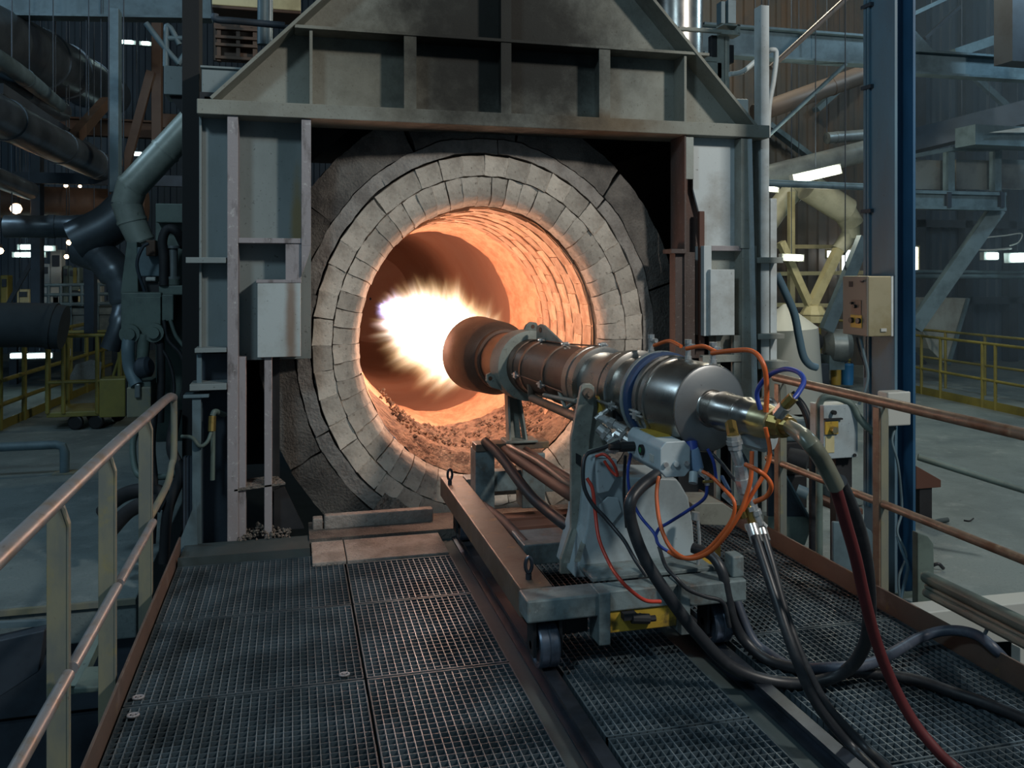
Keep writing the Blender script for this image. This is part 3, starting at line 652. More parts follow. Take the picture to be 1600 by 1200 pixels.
# lug plate on top with long gusset
c = bp(838, 0, .165); mb = MB(); mb.prism([c + Vector((0,0,-.01)), c + Vector((0,0,.085)) , c + BD * .05 + Vector((0,0,.105)), c + BD * .10 + Vector((0,0,.10)), c + BD * .40 + Vector((0,0,-.01))], BSIDE * -.014); lg = part('top_lug', mb, M['bracket'], burner, bevel=.002)
hc = c + BD * .06 + Vector((0,0,.07)); part('lug_hole', MB().cyl(hc - BSIDE * .018, hc + BSIDE * .004, .016, 14), M['tip_steel'], lg, smooth=30)
# small latches along the side and top
for (u, sd, up) in ((845, .158, -.03), (886, .158, -.045), (851, .02, .165), (888, .02, .165), (936, -.02, .185), (1008, .166, -.045), (1052, .172, -.05)):
    p = bp(u, sd * fat(u), up * fat(u)); e = Vector((0,0,1)) if sd > .1 else BSIDE
    mb = MB(); mb.cyl(p - BD * .045, p + BD * .05, .006, 8); mb.obox(p, BD * .014, e * .016, BD.cross(e) * .011); mb.cyl(p - e * .024, p + e * .024, .005, 8)
    part('toggle_latch', mb, M['chrome'], burner, smooth=30)
mb = MB(); mb.tube([bp(845, .163, -.028), bp(886, .163, -.045), bp(924, .17, -.06)], .0045, 6); part('side_rod', mb, M['inox_warm'], burner)
mb = MB(); mb.tube([bp(846, .01, .172), bp(888, .0, .176), bp(934, -.02, .19)], .0045, 6); part('top_rod', mb, M['inox_warm'], burner)
for (u, L_) in ((1001, 45), (1050, 40)):
    mb = MB(); mb.cyl(bp(u - 20, .200, -.04), bp(u + 8, .205, -.045), .007, 8); part('latch_rod', mb, M['chrome'], burner, smooth=30)
# air valves on top
for (u, up, sd) in ((1012, .175, -.02), (1064, .165, -.04), (1100, .165, -.05)):
    b = bp(u, sd, up * fat(u) - .02); mb = MB(); mb.cyl(b, b + Vector((0,0,.03)), .016, 10); mb.cyl(b + Vector((0,0,.03)), b + Vector((0,0,.085)), .013, 6)
    mb.cyl(b + Vector((0,0,.085)), b + Vector((0,0,.105)), .017, 8); mb.cyl(b + Vector((0,0,.075)) , b + Vector((0,0,.078)) + BD * .045, .011, 8)
    part('air_valve', mb, M['chrome'], burner, smooth=30)
b = bp(1150, -.075, .0); mb = MB(); mb.cyl(b - BSIDE * .02, b + BSIDE * -.085, .055, 20); mb.cyl(b - BSIDE * .085, b - BSIDE * .10, .065, 20); part('side_port', mb, M['inox'], burner, smooth=30)
# elbow housing on the far side under the nozzle
b = at(1188, 690, Y=BT.y + BD.y*ax(1185)); mb = MB(); mb.lathe([(-.05, 0), (-.05, .062), (.03, .066), (.06, .05), (.07, 0)], bp(1172, -.05, -.075), (0.6, -.8, -.1), 10); part('port_cover', mb, M['actuator'], burner, smooth=20)

# flame: burning gas as a glowing volume
fm = bpy.data.materials.new('burning_gas'); fm.use_nodes = True; N = fm.node_tree.nodes; L = fm.node_tree.links; N.clear()
def nd(t, **k):
    n = N.new(t)
    for a, b in k.items(): setattr(n, a, b)
    return n
def mth(op, a, b=None, c=None, clamp=False):
    n = nd('ShaderNodeMath', operation=op, use_clamp=clamp)
    for i, x in enumerate((a, b, c)):
        if x is None: continue
        if isinstance(x, (int, float)): n.inputs[i].default_value = x
        else: L.new(x, n.inputs[i])
    return n.outputs[0]
tc = nd('ShaderNodeTexCoord'); sx = nd('ShaderNodeSeparateXYZ'); L.new(tc.outputs['Object'], sx.inputs[0])
fx, fy, fz = sx.outputs        # object frame: y runs along the flame, 0 at the burner, 1 at its end
FL = 2.55
r = mth('SQRT', mth('ADD', mth('MULTIPLY', fx, fx), mth('MULTIPLY', fz, fz)))
ir = mth('DIVIDE', 1.0, mth('MAXIMUM', r, .05))
# streaks blow outwards and along: noise depends on the angle around the axis and on (y - r)
cv3 = nd('ShaderNodeCombineXYZ'); L.new(mth('MULTIPLY', mth('MULTIPLY', fx, ir), 2.2), cv3.inputs[0]); L.new(mth('MULTIPLY', mth('SUBTRACT', fy, mth('MULTIPLY', r, 1.1)), 3.2), cv3.inputs[1]); L.new(mth('MULTIPLY', mth('MULTIPLY', fz, ir), 2.2), cv3.inputs[2])
n1 = nd('ShaderNodeTexNoise'); n1.inputs['Scale'].default_value = 1.7; n1.inputs['Detail'].default_value = 4; n1.inputs['Roughness'].default_value = .6; L.new(cv3.outputs[0], n1.inputs['Vector'])
t = mth('DIVIDE', fy, FL)
ramp = nd('ShaderNodeFloatCurve'); cv = ramp.mapping.curves[0]
cv.points[0].location = (0, .46); cv.points[1].location = (1, .02)
for (a, b) in ((.10, .70), (.28, .86), (.50, .80), (.68, .52), (.85, .28)): cv.points.new(a, b)
ramp.mapping.update(); L.new(t, ramp.inputs['Value'])
R = mth('MULTIPLY', ramp.outputs[0], .52)
rel = mth('SUBTRACT', mth('ADD', 1.0, mth('MULTIPLY', mth('SUBTRACT', n1.outputs[0], .5), 1.7)), mth('DIVIDE', r, mth('MAXIMUM', R, .02)))
den = nd('ShaderNodeMapRange'); den.inputs[1].default_value = 0; den.inputs[2].default_value = .75; den.inputs[3].default_value = 0; den.inputs[4].default_value = 1; den.clamp = True; L.new(rel, den.inputs[0])
d3 = mth('POWER', den.outputs[0], 2.2)
inside = mth('MULTIPLY', mth('GREATER_THAN', fy, 0.0), mth('LESS_THAN', fy, FL))
dens = mth('MULTIPLY', d3, inside)
cr = nd('ShaderNodeValToRGB'); L.new(den.outputs[0], cr.inputs[0])
cr.color_ramp.elements[0].position = 0.0; cr.color_ramp.elements[0].color = (1.0, .42, .12, 1)
cr.color_ramp.elements[1].position = .75; cr.color_ramp.elements[1].color = (1.0, .90, .72, 1)
e = cr.color_ramp.elements.new(.35); e.color = (1.0, .66, .34, 1)
far = nd('ShaderNodeMapRange'); far.inputs[1].default_value = .55; far.inputs[2].default_value = .85; L.new(t, far.inputs[0])
mixc = nd('ShaderNodeMix', data_type='RGBA'); L.new(far.outputs[0], mixc.inputs[0]); L.new(cr.outputs[0], mixc.inputs[6]); mixc.inputs[7].default_value = (.50, .46, 1.0, 1)
em = nd('ShaderNodeEmission'); L.new(mixc.outputs[2], em.inputs[0]); L.new(mth('MULTIPLY', dens, 11.0), em.inputs[1])
out = nd('ShaderNodeOutputMaterial'); L.new(em.outputs[0], out.inputs['Volume'])
fm.cycles.volume_step_rate = .22; fm.cycles.volume_sampling = 'DISTANCE'
mb = MB(); mb.lathe([(-.005, 0), (-.005, .22), (.1, .46), (.4, .62), (1.2, .66), (1.8, .5), (FL + .02, .15), (FL + .02, 0)], (0,0,0), (0,1,0), 24)
fl = bpy.data.objects.new('flame', _mesh('flame', mb, fm, Vector((0,0,0)), False)); COL.objects.link(fl)
fl.location = BT; fl.rotation_euler = (0.10, 0, math.atan2(-BD.y, -BD.x) - PI/2)
OFF['flame'] = fl.location.copy(); tag(fl, 'bright white gas flame blowing from the burner head into the kiln', 'flame', kind='thing')
# ------------------------------------------------------------------ cart that carries the burner
cart = thing('burner_cart', 'grimy grey steel cart on rails that carries the burner, brown beam along one side', 'cart', (1.46, 4.55, 0.015))
def cp(name, mb, m, parent=None, **k): return part(name, mb, m, parent or cart, **k)
XL0, XL1, XR0, XR1 = .965, 1.115, 1.83, 1.975
cp('side_beam', MB().box(XL0, XL1, 3.62, 5.72, .22, .35), M['cart_brown'], bevel=.006, label='brown worn side beam')
cp('side_beam', MB().box(XR0, XR1, 3.62, 5.72, .22, .35), M['cart'], bevel=.006)
cp('rear_beam', MB().box(XL0 - .01, 1.30, 3.47, 3.61, .256, .352), M['cart'], bevel=.008)
cp('rear_beam', MB().box(1.32, 1.66, 3.49, 3.60, .262, .352), M['cart'], bevel=.006)
cp('rear_beam', MB().box(1.68, XR1 + .01, 3.47, 3.61, .255, .352), M['cart'], bevel=.008)
cp('guard_post', MB().box(1.272, 1.325, 3.455, 3.58, .135, .36), M['cart'], bevel=.004)
cp('guard_post', MB().box(1.655, 1.70, 3.455, 3.58, .14, .36), M['cart'], bevel=.004)
cp('guard_plate', MB().box(1.13, 1.272, 3.60, 3.615, .14, .256), M['dark'], bevel=.002)
cp('bumper_bar', MB().box(1.325, 1.655, 3.50, 3.56, .165, .262), M['yellow'], bevel=.004, label='scuffed yellow bumper bar')
mb = MB(); c = at(1004, 968, Y=3.47); mb.cyl(c - Vector((.05,0,-.01)), c + Vector((.03,0,0)), .022, 10); mb.cyl(c + Vector((.03,0,0)), c + Vector((.06,0,0)), .014, 8); mb.obox(c + Vector((-.06,.01,.02)), (.03,0,0), (0,.02,0), (0,0,.014)); mb.cyl(c + Vector((0,.05,.01)), c, .012, 8)
cp('plug', mb, M['dark'], smooth=30)
cp('stub_post', MB().box(XR1 - .045, XR1 + .015, 3.5, 3.58, .352, .45), M['cart'], bevel=.008)
cp('tread_strip', MB().box(XR0 + .01, XR1 - .01, 3.70, 4.5, .35, .356), M['yellow'])
cp('front_beam', MB().box(XL1, XR0, 5.56, 5.70, .24, .36), M['cart'], bevel=.006)
for (y, z0, z1) in ((5.30, .06, .16), (4.92, .14, .22)): cp('cross_member', MB().box(XL1, XR0, y, y + .12, z0, z1), M['rustpipe'], bevel=.004)
cp('cross_member', MB().box(1.14, XR0, 4.20, 4.46, .24, .345), M['cart'], bevel=.006)
for (x, y) in ((1.06, 3.56), (1.895, 3.60), (1.06, 5.35), (1.895, 5.35)):
    w = thing_wheel = cp('wheel', MB().lathe([(-.044, 0), (-.044, .02), (-.036, .024), (-.036, .07), (-.044, .078), (-.044, .094), (-.036, .098), (-.004, .098), (0, .095), (.004, .098), (.036, .098), (.044, .094), (.044, .078), (.036, .07), (.036, .024), (.044, .02), (.044, 0)], (x, y, .127), (1,0,0), 40), M['tyre'], smooth=25)
    cp('axle', MB().cyl((x-.065, y, .127), (x+.065, y, .127), .018, 12), M['dark'], w, smooth=30)
    for (xa, xb) in ((x + .05, x + .065), (x - .065, x - .052)): cp('axle_bracket', MB().box(xa, xb, y - .05, y + .05, .09, .27), M['dark'])
def eye(p, r=.028):
    P = [p + Vector((r*.55*math.sin(a), 0, .03 + r*1.25*(1 - math.cos(a)) - .0)) for a in [2*PI*i/14 for i in range(15)]]
    mb = MB(); mb.tube(P, .0085, 8); mb.cyl(p, p + Vector((0,0,.026)), .014, 10); cp('lifting_eye', mb, M['railhead'], smooth=40)
eye(at(703, 757, Z=.35)); eye(at(826, 905, Z=.35))
# pedestals and front leg
for (u0, u1, v0) in ((743, 773, 704), (816, 852, 709)):
    x0 = at(u0, 740, Y=5.28).x; x1 = at(u1, 740, Y=5.28).x; z1 = at((u0+u1)/2, v0, Y=5.28).z
    cp('pedestal', MB().box(x0, x1, 5.28, 5.44, .22, z1), M['cart'], bevel=.006)
cp('pedestal_tie', MB().box(at(772, 740, Y=5.32).x, at(817, 740, Y=5.32).x, 5.32, 5.40, .33, .46), M['cart'], bevel=.004)
zs = at(760, 704, Y=5.3).z
cp('saddle_bar', MB().box(at(742, 700, Y=5.3).x, at(856, 700, Y=5.3).x, 5.27, 5.40, zs, zs + .045), M['cart_brown'], bevel=.005)
tp = bp(799, 0, -.15); ft = Vector((at(808, 694, Y=5.32).x, 5.32, zs + .045))
for s_ in (-1, 1):
    o = Vector((.042 * s_, 0, 0)); mb = MB(); mb.bar(tp + o * .8, ft + o * 1.3, .085, .014, (1,0,0)); cp('front_leg', mb, M['bracket'], bevel=.002)
mb = MB(); mb.bar(tp + Vector((0,.03,0)), ft + Vector((0,.05,0)), .014, .075, (1,0,0)); cp('leg_web', mb, M['bracket'])
cp('leg_foot', MB().box(ft.x - .09, ft.x + .12, ft.y - .07, ft.y + .08, zs + .045, zs + .06), M['bracket'], bevel=.003)
# pipes lying in the cart
def cpipe(name, pts, r, m, n=12, label=None): return cp(name, MB().tube(sp([at(u, v, Y=y) for (u, v, y) in pts], 5), r, n), M[m], smooth=40, label=label)
cpipe('drain_pipe', [(789, 704, 5.25), (840, 738, 4.7), (894, 774, 4.1), (940, 800, 3.95)], .034, 'rustpipe', label='red brown pipe inside the cart')
cpipe('drain_pipe', [(795, 697, 5.25), (842, 722, 4.7), (894, 760, 4.15), (940, 785, 4.0)], .020, 'cart_brown')
cpipe('drain_pipe', [(822, 703, 5.2), (858, 728, 4.7), (896, 752, 4.2), (940, 775, 4.0)], .022, 'rustpipe')
mb = MB(); P = sp([at(744, 785, Y=5.2), at(783, 813, Y=4.75), at(822, 853, Y=4.28)], 6); mb.tube(P, .032, 14); op = cp('open_pipe', mb, M['dark'], smooth=40)
d_ = (P[-1] - P[-2]).normalized(); cp('pipe_bore', MB().lathe([(.001, .03), (.002, .024), (-.03, .02), (-.03, 0)], P[-1], d_, 14), M['rubber'], op, smooth=20)
# brace under the front pipe
mb = MB(); mb.tube([at(829, 600, Y=4.85), at(831, 622, Y=4.85), at(868, 638, Y=4.4), at(905, 654, Y=4.0)], .024, 10); cp('brace_tube', mb, M['cart_brown'], smooth=40)
for (a, b) in (((874, 612, 4.45), (884, 640, 4.3)), ((906, 622, 4.2), (880, 641, 4.35)), ((850, 617, 4.6), (900, 627, 4.2))):
    mb = MB(); mb.cyl(at(a[0], a[1], Y=a[2]), at(b[0], b[1], Y=b[2]), .011, 8); cp('brace_strut', mb, M['bracket'], smooth=40)
# rear bracket with its gussets
YBk = 3.93
mb = MB(); poly(mb, [(909, 604), (914, 600), (924, 600), (929, 605), (928, 640), (921, 690), (917, 760), (916, 830), (905, 868), (900, 897), (876, 897), (877, 874), (893, 826), (893, 684), (903, 634)], YBk, .03); br = cp('rear_bracket', mb, M['bracket'], bevel=.003)
mb = MB(); poly(mb, [(927, 606), (951, 700), (951, 745), (916, 760)], YBk + .03, .025); cp('bracket_web', mb, M['bracket'])
c = at(917, 614, Y=YBk); mb = MB(); mb.cyl(c - Vector((0,.03,0)), c + Vector((0,.05,0)), .026, 14); mb.cyl(c - Vector((0,.045,0)), c, .013, 6); cp('pivot_bolt', mb, M['cart_brown'], br, smooth=30)
mb = MB(); poly(mb, [(900, 708), (908, 712), (908, 730), (900, 724)], YBk - .004, .003); cp('slot', mb, M['black'], br)
mb = MB(); mb.prism([at(880, 880, Y=3.7), at(896, 826, Y=YBk), at(899, 826, Y=YBk), at(886, 880, Y=3.7)], (0.012, 0, 0)); cp('bracket_gusset', mb, M['bracket'])
mb = MB(); mb.prism([at(897, 878, Y=3.66), at(914, 826, Y=YBk), at(917, 826, Y=YBk), at(903, 878, Y=3.66)], (0.012, 0, 0)); cp('bracket_gusset', mb, M['bracket'])
mb = MB(); mb.box(at(929, 600, Y=4.0).x, at(985, 600, Y=4.0).x, 3.94, 4.06, 1.04, 1.13); cp('clamp_block', mb, M['yellow'], bevel=.005, label='dull yellow clamp block under the pipe')
mb = MB(); mb.box(at(958, 600, Y=3.9).x, at(978, 600, Y=3.9).x, 3.86, 3.96, 1.02, 1.15); cp('clamp_block', mb, M['dark'], bevel=.005)
# housing behind the bracket
mb = MB(); poly(mb, [(917, 826), (928, 716), (955, 712), (960, 745), (1057, 748), (1064, 757), (1076, 778), (1083, 820), (1086, 866), (1092, 903), (898, 903)], 3.80, .30); cp('housing', mb, M['housing'], bevel=.008, label='pale blue grey housing plate with rounded shoulder')
mb = MB(); poly(mb, [(932, 716), (964, 718), (966, 742), (952, 768), (935, 772)], 3.765, .03); cp('housing_cover', mb, M['housing'], bevel=.005)
mb = MB(); poly(mb, [(936, 790), (950, 776), (966, 778), (972, 800), (958, 818), (944, 815)], 3.785, .01); cp('housing_boss', mb, M['housing'], bevel=.004)
mb = MB(); mb.box(1.30, 1.90, 3.62, 4.1, .348, .366); cp('base_plate', mb, M['cart'], bevel=.003)
mb = MB(); mb.tube(sp([at(1090, 808, Y=3.7), at(1093, 850, Y=3.68), at(1088, 905, Y=3.66)], 4), .008, 8); cp('drain_line', mb, M['chrome'], smooth=40)
mb = MB(); mb.cyl(at(1086, 812, Y=3.7), at(1087, 800, Y=3.7), .02, 8); cp('drain_cap', mb, M['chrome'], smooth=30)
b = at(1121, 868, Y=3.75); cp('grease_nipple', MB().cyl(b, b + Vector((0,0,.05)), .016, 8), M['brass'], smooth=30)
# block on the far side of the cart
mb = MB(); mb.prism([at(1080, 786, Y=4.4), at(1130, 786, Y=4.4), at(1150, 800, Y=4.4), at(1150, 822, Y=4.4), at(1095, 820, Y=4.4)], (0, .25, 0)); cp('far_block', mb, M['bracket'], bevel=.004)

# ------------------------------------------------------------------ actuator under the rear of the burner
AX, AY, AZ = 1.555, 3.30, .955
act = thing('actuator', 'light grey eight sided actuator housing under the rear drum', 'actuator', (AX, AY + .18, AZ - .075))
oc = [(-.042, -.072), (.042, -.072), (.066, -.045), (.066, .045), (.042, .072), (-.042, .072), (-.066, .045), (-.066, -.045)]
mb = MB(); mb.prism([(AX + a, AY + .012, AZ + b) for a, b in oc], (0, .36, 0)); part('body', mb, M['actuator'], act, bevel=.006)
mb = MB(); mb.prism([(AX + a*1.04, AY, AZ + b*1.04) for a, b in oc], (0, .014, 0)); fc = part('end_cover', mb, M['actuator'], act, bevel=.004)
for (dx, r) in ((-.047, .011), (.047, .011), (0, .012)): part('cover_bolt', MB().cyl((AX + dx, AY - .012, AZ - .018), (AX + dx, AY + .002, AZ - .018), r, 10), M['chrome'] if dx else M['actuator'], fc, smooth=30)
part('top_plate', MB().box(AX - .035, AX + .035, AY + .12, AY + .30, AZ + .070, AZ + .076), M['yellow'], act, label='yellowed plate on top')
part('name_plate', MB().box(AX - .0685, AX - .0655, AY + .07, AY + .115, AZ - .025, AZ + .005), M['white_box'], act)
c = Vector((AX - .067, AY + .19, AZ + .005)); pl = part('plug', MB().cyl(c, c - Vector((.012,0,0)), .024, 16), M['black'], act, smooth=30)
part('plug_mark', MB().cyl(c - Vector((.012,0,0)), c - Vector((.0135,0,0)), .012, 12), mat('green_mark', lin(40,120,70), .4), pl, smooth=30, label='green mark')
c = Vector((AX - .066, AY + .29, AZ + .0)); part('cable_gland', MB().cyl(c, c - Vector((.07,0,0)), .022, 10).cyl(c - Vector((.07,0,0)), c - Vector((.12,0,-.004)), .015, 10), M['black'], act, smooth=30)
vb = thing('valve_block', 'small blue grey valve cylinder beside the actuator end', 'valve', at(1088, 752, Y=3.30))
part('body', MB().lathe([(-.06, 0), (-.06, .03), (-.05, .034), (.03, .034), (.035, .028), (.06, .028), (.06, 0)], at(1085, 722, Y=3.34), (.25, 0, -1), 18), mat('blue_grey_valve', lin(120,146,176), .4), vb, smooth=30)
part('cap', MB().cyl(at(1084, 738, Y=3.30), at(1083, 755, Y=3.28), .019, 14), M['actuator'], vb, smooth=30)
part('blue_cup', MB().cyl(at(1080, 690, Y=3.36), at(1083, 710, Y=3.34), .026, 14), M['blueline'], vb, smooth=30)
part('fitting', MB().cyl(at(1092, 735, Y=3.30), at(1104, 744, Y=3.28), .014, 8).cyl(at(1104, 738, Y=3.28), at(1105, 758, Y=3.28), .011, 8), M['chrome'], vb, smooth=30)
part('tee_lever', MB().cyl(at(1098, 753, Y=3.27), at(1114, 752, Y=3.27), .006, 8), M['brass'], vb, smooth=30)

# ------------------------------------------------------------------ clutter of fittings under the pipe
fit = thing('hose_manifold', 'tangle of chrome fittings between the bracket and the actuator', 'fitting', at(955, 700, Y=3.85))
for (a, b, r) in (((938, 652, 3.9), (978, 672, 3.8), .020), ((935, 668, 3.9), (960, 690, 3.85), .026), ((950, 690, 3.85), (978, 668, 3.8), .012), ((962, 676, 3.8), (985, 690, 3.75), .022), ((948, 704, 3.8), (972, 700, 3.75), .016), ((930, 655, 3.9), (950, 640, 3.9), .012)):
    mb = MB(); p = at(a[0], a[1], Y=a[2]); q = at(b[0], b[1], Y=b[2]); mb.cyl(p, q, r, 10); mb.cyl(p + (q-p)*.35, p + (q-p)*.55, r*1.4, 6); part('fitting', mb, M['chrome'], fit, smooth=30)
mb = MB(); mb.tube(sp([at(918, 707, Y=3.80), at(945, 700, Y=3.8), at(968, 686, Y=3.78)], 4), .013, 8); part('bent_pipe', mb, M['bracket'], fit, smooth=40)

# ------------------------------------------------------------------ hoses
def hose(name, pts, r, m, label, cat='hose', k=6, n=10, group=None):
    """pts: (u, v, 'd'/'z'/'y', value)"""
    P = []
    for p in pts:
        if isinstance(p, Vector): P.append(p); continue
        u, v, kk, val = p; P.append(at(u, v, **{'d': dict(d=val), 'z': dict(Z=val), 'y': dict(Y=val)}[kk]))
    mb = MB(); mb.tube(sp(P, k), r, n); o = part(name, mb, M[m], smooth=50); tag(o, label, cat, group); return o
e0 = bp(1234)
hose('fuel_hose', [e0, (1258, 684, 'd', 2.62), (1284, 718, 'd', 2.62), (1306, 760, 'd', 2.66)], .027, 'hose_green', 'thick olive hose curving down from the bronze coupling at the burner end')
hose('sleeved_hose', [(1303, 754, 'd', 2.66), (1320, 812, 'd', 2.72), (1337, 872, 'd', 2.8), (1351, 935, 'd', 2.88), (1369, 1002, 'd', 2.95), (1393, 1064, 'd', 3.0), (1425, 1124, 'd', 3.0), (1463, 1172, 'd', 2.97), (1497, 1204, 'z', .025), (1540, 1240, 'z', .025)], .0195, 'hose_red', 'hose in a dark red sleeve hanging from the olive hose to the grating')
hose('feed_hose', [(1311, 752, 'd', 2.73), (1333, 802, 'd', 2.87), (1348, 852, 'd', 3.0), (1356, 905, 'd', 3.1), (1358, 962, 'd', 3.25), (1350, 1010, 'd', 3.4), (1322, 1048, 'd', 3.52), (1270, 1066, 'z', .03), (1205, 1064, 'z', .03), (1140, 1040, 'd', 3.55), (1085, 985, 'd', 3.5), (1045, 932, 'd', 3.45), (1008, 874, 'd', 3.45), (987, 818, 'd', 3.45), (985, 785, 'd', 3.45), (1000, 762, 'd', 3.5), (1026, 742, 'd', 3.58)], .0255, 'rubber', 'thick black hose looping from actuator down to the grating and up to the burner', k=8)
hose('return_hose', [(1082, 856, 'd', 3.95), (1110, 867, 'd', 3.9), (1128, 893, 'd', 3.85), (1138, 937, 'd', 3.85), (1147, 972, 'd', 3.85), (1166, 1004, 'd', 3.85), (1205, 1034, 'd', 3.78), (1270, 1048, 'z', .035), (1340, 1050, 'z', .035), (1425, 1061, 'z', .025), (1490, 1082, 'z', .025), (1552, 1103, 'z', .025), (1640, 1140, 'z', .025)], .024, 'rubber', 'thick black hose lying across the grating towards the toe plate, lower of two')
hose('return_hose', [(1140, 905, 'd', 4.05), (1155, 952, 'd', 4.0), (1176, 1000, 'd', 3.95), (1202, 1022, 'd', 3.9), (1240, 1042, 'd', 3.74), (1307, 1043, 'z', .095), (1355, 1038, 'z', .10), (1390, 1023, 'z', .085), (1438, 996, 'z', .08), (1482, 985, 'z', .12), (1525, 992, 'z', .135), (1558, 1018, 'z', .10), (1585, 1050, 'z', -.05)], .0235, 'rubber_blue', 'dusty blue black hose arching over the brown toe plate')
hose('gas_hose', [(1180, 838, 'd', 3.3), (1191, 872, 'd', 3.24), (1212, 936, 'd', 3.14), (1241, 1022, 'd', 3.05), (1276, 1100, 'd', 3.05), (1332, 1168, 'z', .03), (1385, 1222, 'z', .025)], .0185, 'rubber', 'blue black hose falling from the chrome valve stem, nearer the cart')
hose('gas_hose', [(1192, 836, 'd', 3.34), (1205, 880, 'd', 3.28), (1224, 950, 'd', 3.2), (1254, 1032, 'd', 3.12), (1294, 1106, 'd', 3.1), (1352, 1168, 'z', .03), (1410, 1222, 'z', .025)], .0185, 'rubber', 'blue black hose falling from the chrome valve stem, nearer the toe plate')
hose('cart_hose', [(758, 690, 'y', 5.25), (783, 714, 'y', 5.0), (822, 766, 'y', 4.6), (848, 792, 'y', 4.4), (896, 828, 'y', 4.05), (940, 845, 'y', 4.0)], .030, 'rubber', 'black hose sagging through the open cart frame')
# thin air lines
A = .0085
hose('air_line', [(1022, 540, 'd', 3.74), (1045, 533, 'd', 3.66), (1064, 541, 'd', 3.55)], A, 'orange', 'short orange air line between the first two valves on the burner', 'hose', 6, 8)
hose('air_line', [(1072, 545, 'd', 3.55), (1098, 541, 'd', 3.5), (1118, 549, 'd', 3.45)], A, 'orange', 'short orange air line between the second and third valves on the burner', 'hose', 6, 8)
hose('air_line', [(1112, 552, 'd', 3.4), (1145, 548, 'd', 3.3), (1176, 549, 'd', 3.2), (1193, 570, 'd', 3.15), (1198, 605, 'd', 3.15), (1197, 644, 'd', 3.15)], .0095, 'orange', 'orange air line arching from the last valve down behind the nozzle', 'hose', 6, 8)
hose('air_line', [(1188, 640, 'd', 3.3), (1183, 612, 'd', 3.3), (1200, 588, 'd', 3.25), (1226, 577, 'd', 3.15), (1248, 582, 'd', 3.05), (1256, 596, 'd', 3.0), (1247, 614, 'd', 2.95), (1239, 624, 'd', 2.93)], .0095, 'blueline', 'blue air line looping above the bronze coupling', 'hose', 6, 8)
hose('air_line', [(1029, 745, 'd', 3.55), (1026, 775, 'd', 3.5), (1031, 817, 'd', 3.45), (1045, 852, 'd', 3.4), (1065, 870, 'd', 3.35), (1087, 872, 'd', 3.3), (1112, 860, 'd', 3.25), (1137, 832, 'd', 3.2), (1157, 800, 'd', 3.18), (1166, 775, 'd', 3.18), (1173, 748, 'd', 3.18), (1175, 705, 'd', 3.2)], A, 'orange', 'long orange air line hanging in a wide loop under the actuator', 'hose', 6, 8)
hose('air_line', [(1098, 737, 'd', 3.45), (1112, 745, 'd', 3.4), (1132, 765, 'd', 3.35), (1147, 784, 'd', 3.3), (1145, 808, 'd', 3.3), (1128, 834, 'd', 3.32), (1100, 862, 'd', 3.36), (1066, 872, 'd', 3.4), (1044, 862, 'd', 3.45)], .0075, 'orange', 'orange air line from the blue valve joining the wide loop', 'hose', 6, 8)
hose('air_line', [(1165, 726, 'd', 3.1), (1182, 734, 'd', 3.05), (1198, 746, 'd', 3.05), (1205, 760, 'd', 3.05), (1198, 775, 'd', 3.08), (1178, 785, 'd', 3.1)], .009, 'orange', 'short orange air line curling off the chrome valve stem', 'hose', 6, 8)
hose('air_line', [(1196, 668, 'd', 3.2), (1203, 706, 'd', 3.2), (1195, 738, 'd', 3.2), (1176, 770, 'd', 3.2), (1160, 798, 'd', 3.2)], .0085, 'orange', 'orange air line dropping straight from under the nozzle', 'hose', 6, 8)
hose('air_line', [(917, 747, 'y', 3.72), (926, 765, 'y', 3.7), (930, 800, 'y', 3.68), (936, 842, 'y', 3.62), (951, 878, 'y', 3.55), (966, 902, 'y', 3.42), (985, 922, 'y', 3.40), (1008, 938, 'y', 3.40), (1032, 940, 'y', 3.42)], .0085, 'redline', 'red air line hanging down the housing to the yellow bumper', 'hose', 6, 8)
hose('air_line', [(931, 713, 'y', 3.73), (944, 710, 'y', 3.70), (958, 724, 'y', 3.68), (965, 743, 'y', 3.70), (955, 736, 'y', 3.72), (944, 720, 'y', 3.73)], .007, 'redline', 'small red air line loop beside the bracket', 'hose', 6, 8)
hose('air_line', [(986, 708, 'y', 3.62), (981, 740, 'y', 3.62), (986, 776, 'y', 3.62), (1000, 806, 'y', 3.6), (1022, 833, 'y', 3.5), (1030, 852, 'y', 3.42), (1052, 866, 'y', 3.38)], .0075, 'blueline', 'blue air line down the housing under the actuator plug', 'hose', 6, 8)
hose('air_line', [(1105, 758, 'y', 3.28), (1101, 778, 'y', 3.3), (1076, 797, 'y', 3.4), (1046, 816, 'y', 3.5), (1030, 826, 'y', 3.55), (1024, 838, 'y', 3.56)], .0075, 'blueline', 'blue air line slanting from the valve fitting across the housing', 'hose', 6, 8)
hose('air_line', [(1106, 702, 'y', 3.32), (1115, 722, 'y', 3.32), (1119, 748, 'y', 3.34)], .0075, 'blueline', 'short blue air line behind the chrome valve stem', 'hose', 6, 8)
hose('cable', [(968, 690, 'y', 3.74), (940, 701, 'y', 3.74), (917, 710, 'y', 3.74), (911, 730, 'y', 3.72), (913, 762, 'y', 3.70), (926, 788, 'y', 3.68), (943, 806, 'y', 3.66), (960, 826, 'y', 3.62), (976, 846, 'y', 3.56), (992, 874, 'y', 3.48), (1010, 900, 'y', 3.44)], .0095, 'rubber', 'black cable curving down the edge of the bracket', 'cable', 6, 8)
hose('cable', [(977, 712, 'y', 3.66), (975, 770, 'y', 3.70), (979, 824, 'y', 3.72)], .008, 'rubber', 'straight black cable hanging down the housing', 'cable', 6, 8)
